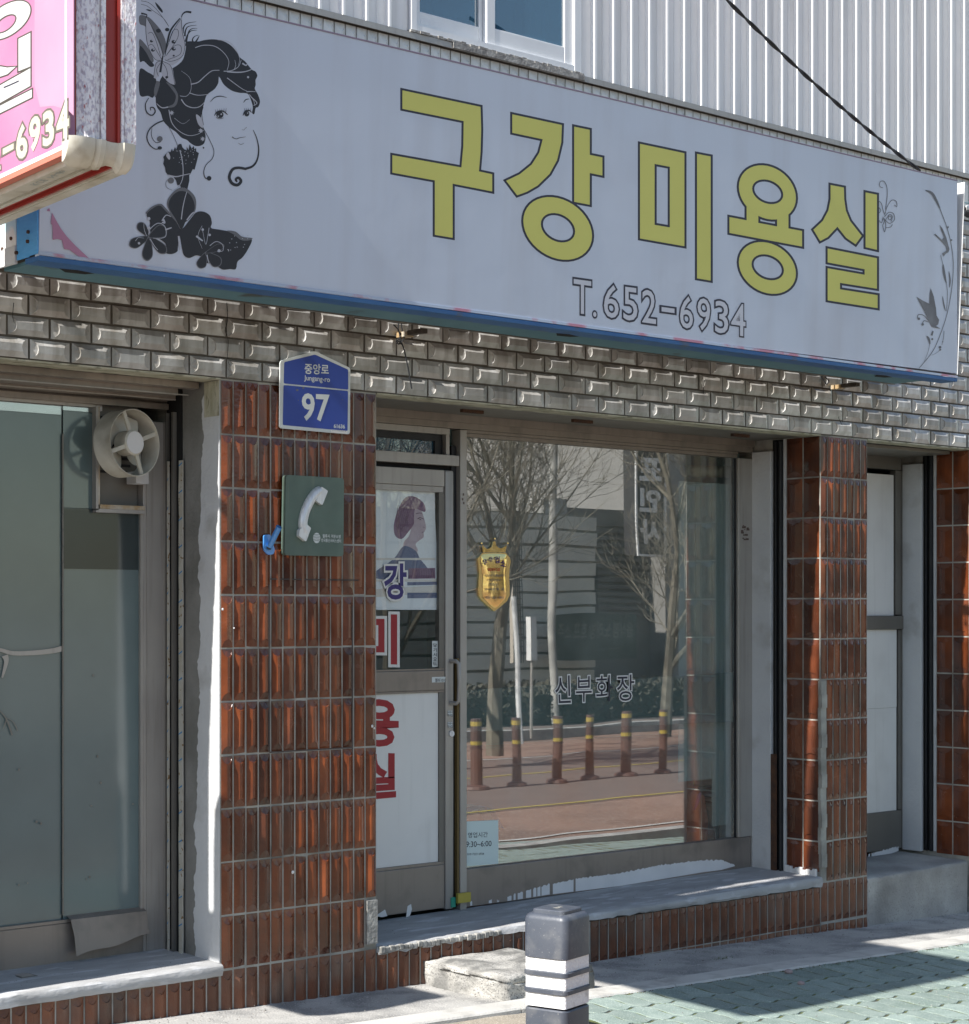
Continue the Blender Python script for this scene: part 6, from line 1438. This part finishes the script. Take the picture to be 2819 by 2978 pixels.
# more of the street beyond, so the mirrored skyline goes on
for k, (x0, x1, d, h, col) in enumerate(((-30, -14, 19, 6.5, (.30, .29, .27)), (-13, -3.5, 20, 4.2, (.36, .34, .31)), (24, 40, 19, 7, (.25, .24, .23)))):
    o = empty('street_building'); tag(o, ['wide grey block at the far left end of the opposite side', 'low beige block opposite the left shop window', 'tall grey block at the far right end of the opposite side'][k], 'building')
    MB().box(x0, x1, -d-8, -d, -.3, h).build('wall', mat('far_wall', col, .8, tuple(c*.85 for c in col), (1, .5, .2)), o)
    for i in range(int((x1-x0)/2.4)):
        for j in range(int(h/3)):
            f = MB(); f.box(x0+.6+i*2.4, x0+1.9+i*2.4, -d+.001, -d+.04, 1+j*3, 2.2+j*3); f.build('window', M['dark'], o)
# ================================================================== marks and small wear on the front
f = MB()
for px in (783, 1025):
    a = at(px, 1700, -.0165); b_ = at(px, 2186, -.0165); f.box(a.x-.0035, a.x+.0035, -.0165, -.0160, b_.z, a.z if px == 783 else a.z-.1)
a = at(783, 2188, -.0165); b_ = at(1025, 2176, -.0165); f.box(a.x, b_.x, -.0170, -.0166, a.z-.003, a.z+.003)
a = at(783, 1684, -.0165); b_ = at(1043, 1684, -.0165); f.box(a.x, b_.x, -.0170, -.0166, a.z-.003, a.z+.003)
f.build('old_sign_outline', mat('old_glue_line', (.045, .035, .032), .8), pl)
f = MB()
for (px, py, r) in ((852, 2537, .008), (1083, 2112, .007), (1089, 2118, .005), (648, 1772, .006), (681, 1827, .004)):  # white paint blobs; the pair at the right edge paints a glint
    p = at(px, py, -.016); f.tube([p+Vector((0, .0, 0)), p+Vector((0, -.003, 0))], r, 8, rs=[r, r*.5])
f.build('paint_blob_and_glint', M['white'], pl)
# screws along the bottom of the siding
sm = MB(); sm.tube([(0, 0, 0), (0, -.004, 0), (0, -.006, 0)], .006, 8, rs=[.007, .006, .003]); sme2 = sm.mesh('screw', M['rust'])
x = -1.7
while x < 7.5:
    if not (wx0-.1 < x < wx1+.1): inst('screw', sme2, (x, -.005, 4.475+wob(.006)), side)
    x += SPn*3+wob(.02)
# cracks in the bricks, soot under the sign
f = MB(); fB = lambda x, y: at(x, y, -.0195)
for pts in ([(660, 880), (662, 930), (655, 960), (664, 990), (662, 1040), (668, 1062)], [(40, 880), (37, 920), (42, 940)], [(2448, 1195), (2440, 1215), (2450, 1235)], [(2050, 1105), (2046, 1140), (2052, 1150)]): ribbon(f, pts, fB, 2.2, 1.2, n=4)
f.build('crack', M['black'], band, fix=False)
# unseen wall unit, added and shaped to cast the shadow at the pillar foot
ac = empty('added_wall_unit'); tag(ac, 'unseen pale unit added left of the left shop window to shade the pavement, guessed as an air conditioner', 'air conditioner')
MB().box(-2.05, -1.74, -.50, -.06, 2.12, 2.62, bev=.06).build('casing', M['ivory'], ac, smooth=True)
f = MB(); f.tube([(-1.9, -.502, 2.37), (-1.9, -.515, 2.37)], .19, 24, rs=[.13, .12]); f.build('fan_grille', M['dark'], ac)
MB().box(-2.0, -1.8, -.45, -.013, 2.09, 2.118).build('wall_bracket', M['rust'], ac)
# plain pier that closes the front beyond the last tiled pillar
MB().box(QX+.802, 8.2, .03, .6, -.3, BAND-.003).build('end_pier', M['plaster'], B)
# fine lines of the poster print
zpo = lambda pts: [(1050+p[0]/1.8886, 1350+p[1]/1.8886) for p in pts]
f = MB(); lyp = Layers(lambda x, y, d: at(x, y, YF+.0245-d), .00004, 0)
for p, w_ in (([(303, 272), (322, 268), (340, 275)], 2.2), ([(312, 300), (325, 294), (342, 300), (348, 306)], 3.2), ([(322, 304), (334, 306)], 3.5), ([(335, 375), (350, 370)], 2.4), ([(340, 345), (352, 350)], 1.5)): ribbon(f, zpo(p), lyp.nxt(), w_, .8)
for k in range(7): ribbon(f, zpo([(205+k*12, 225+k*3), (195+k*10, 300), (205+k*9, 385-k*6)]), lyp.nxt(), 1.1)
for k in range(11): ribbon(f, zpo([(266+k*13, 575), (270+k*13, 600), (266+k*13, 626)]), lyp.nxt(), 1.6)
f.build('printed_line', mat('poster_dark_line', (.12, .07, .13), .5), po, fix=False)
# grit and crumbs on the apron, the ledges and the paving
f = MB(); rg = random.Random(21)
def crumb(x, y, z, s):
    a = rg.uniform(0, 6.28); p = [(x+s*math.cos(a+k*2.09), y+s*math.sin(a+k*2.09), z) for k in range(3)]+[(x, y, z+s*.9)]
    f.add(p, [(0, 1, 3), (1, 2, 3), (2, 0, 3)])
for i in range(1400):
    x = rg.uniform(-1.2, 6); y = -abs(rg.gauss(0, .25)) if i % 3 else PY-rg.random()*1.6
    if y < -2.3: continue
    crumb(x, y-.004, gz(x)+.006, rg.uniform(.0015, .0045)*(1.6 if rg.random() < .05 else 1))
for i in range(260):
    x = rg.uniform(PW+.05, RX0-.05); crumb(x, rg.uniform(.03, .48), .192+.016*(x-PW)/3.2, rg.uniform(.001, .003))
for i in range(160): crumb(rg.uniform(-1.3, -.03), rg.uniform(.05, .4), .212, rg.uniform(.001, .003))
f.build('grit', mat('mixed_grit', (.30, .28, .25), .9, (.10, .09, .08), (90, .5, .08)), None, kind='stuff', fix=False)
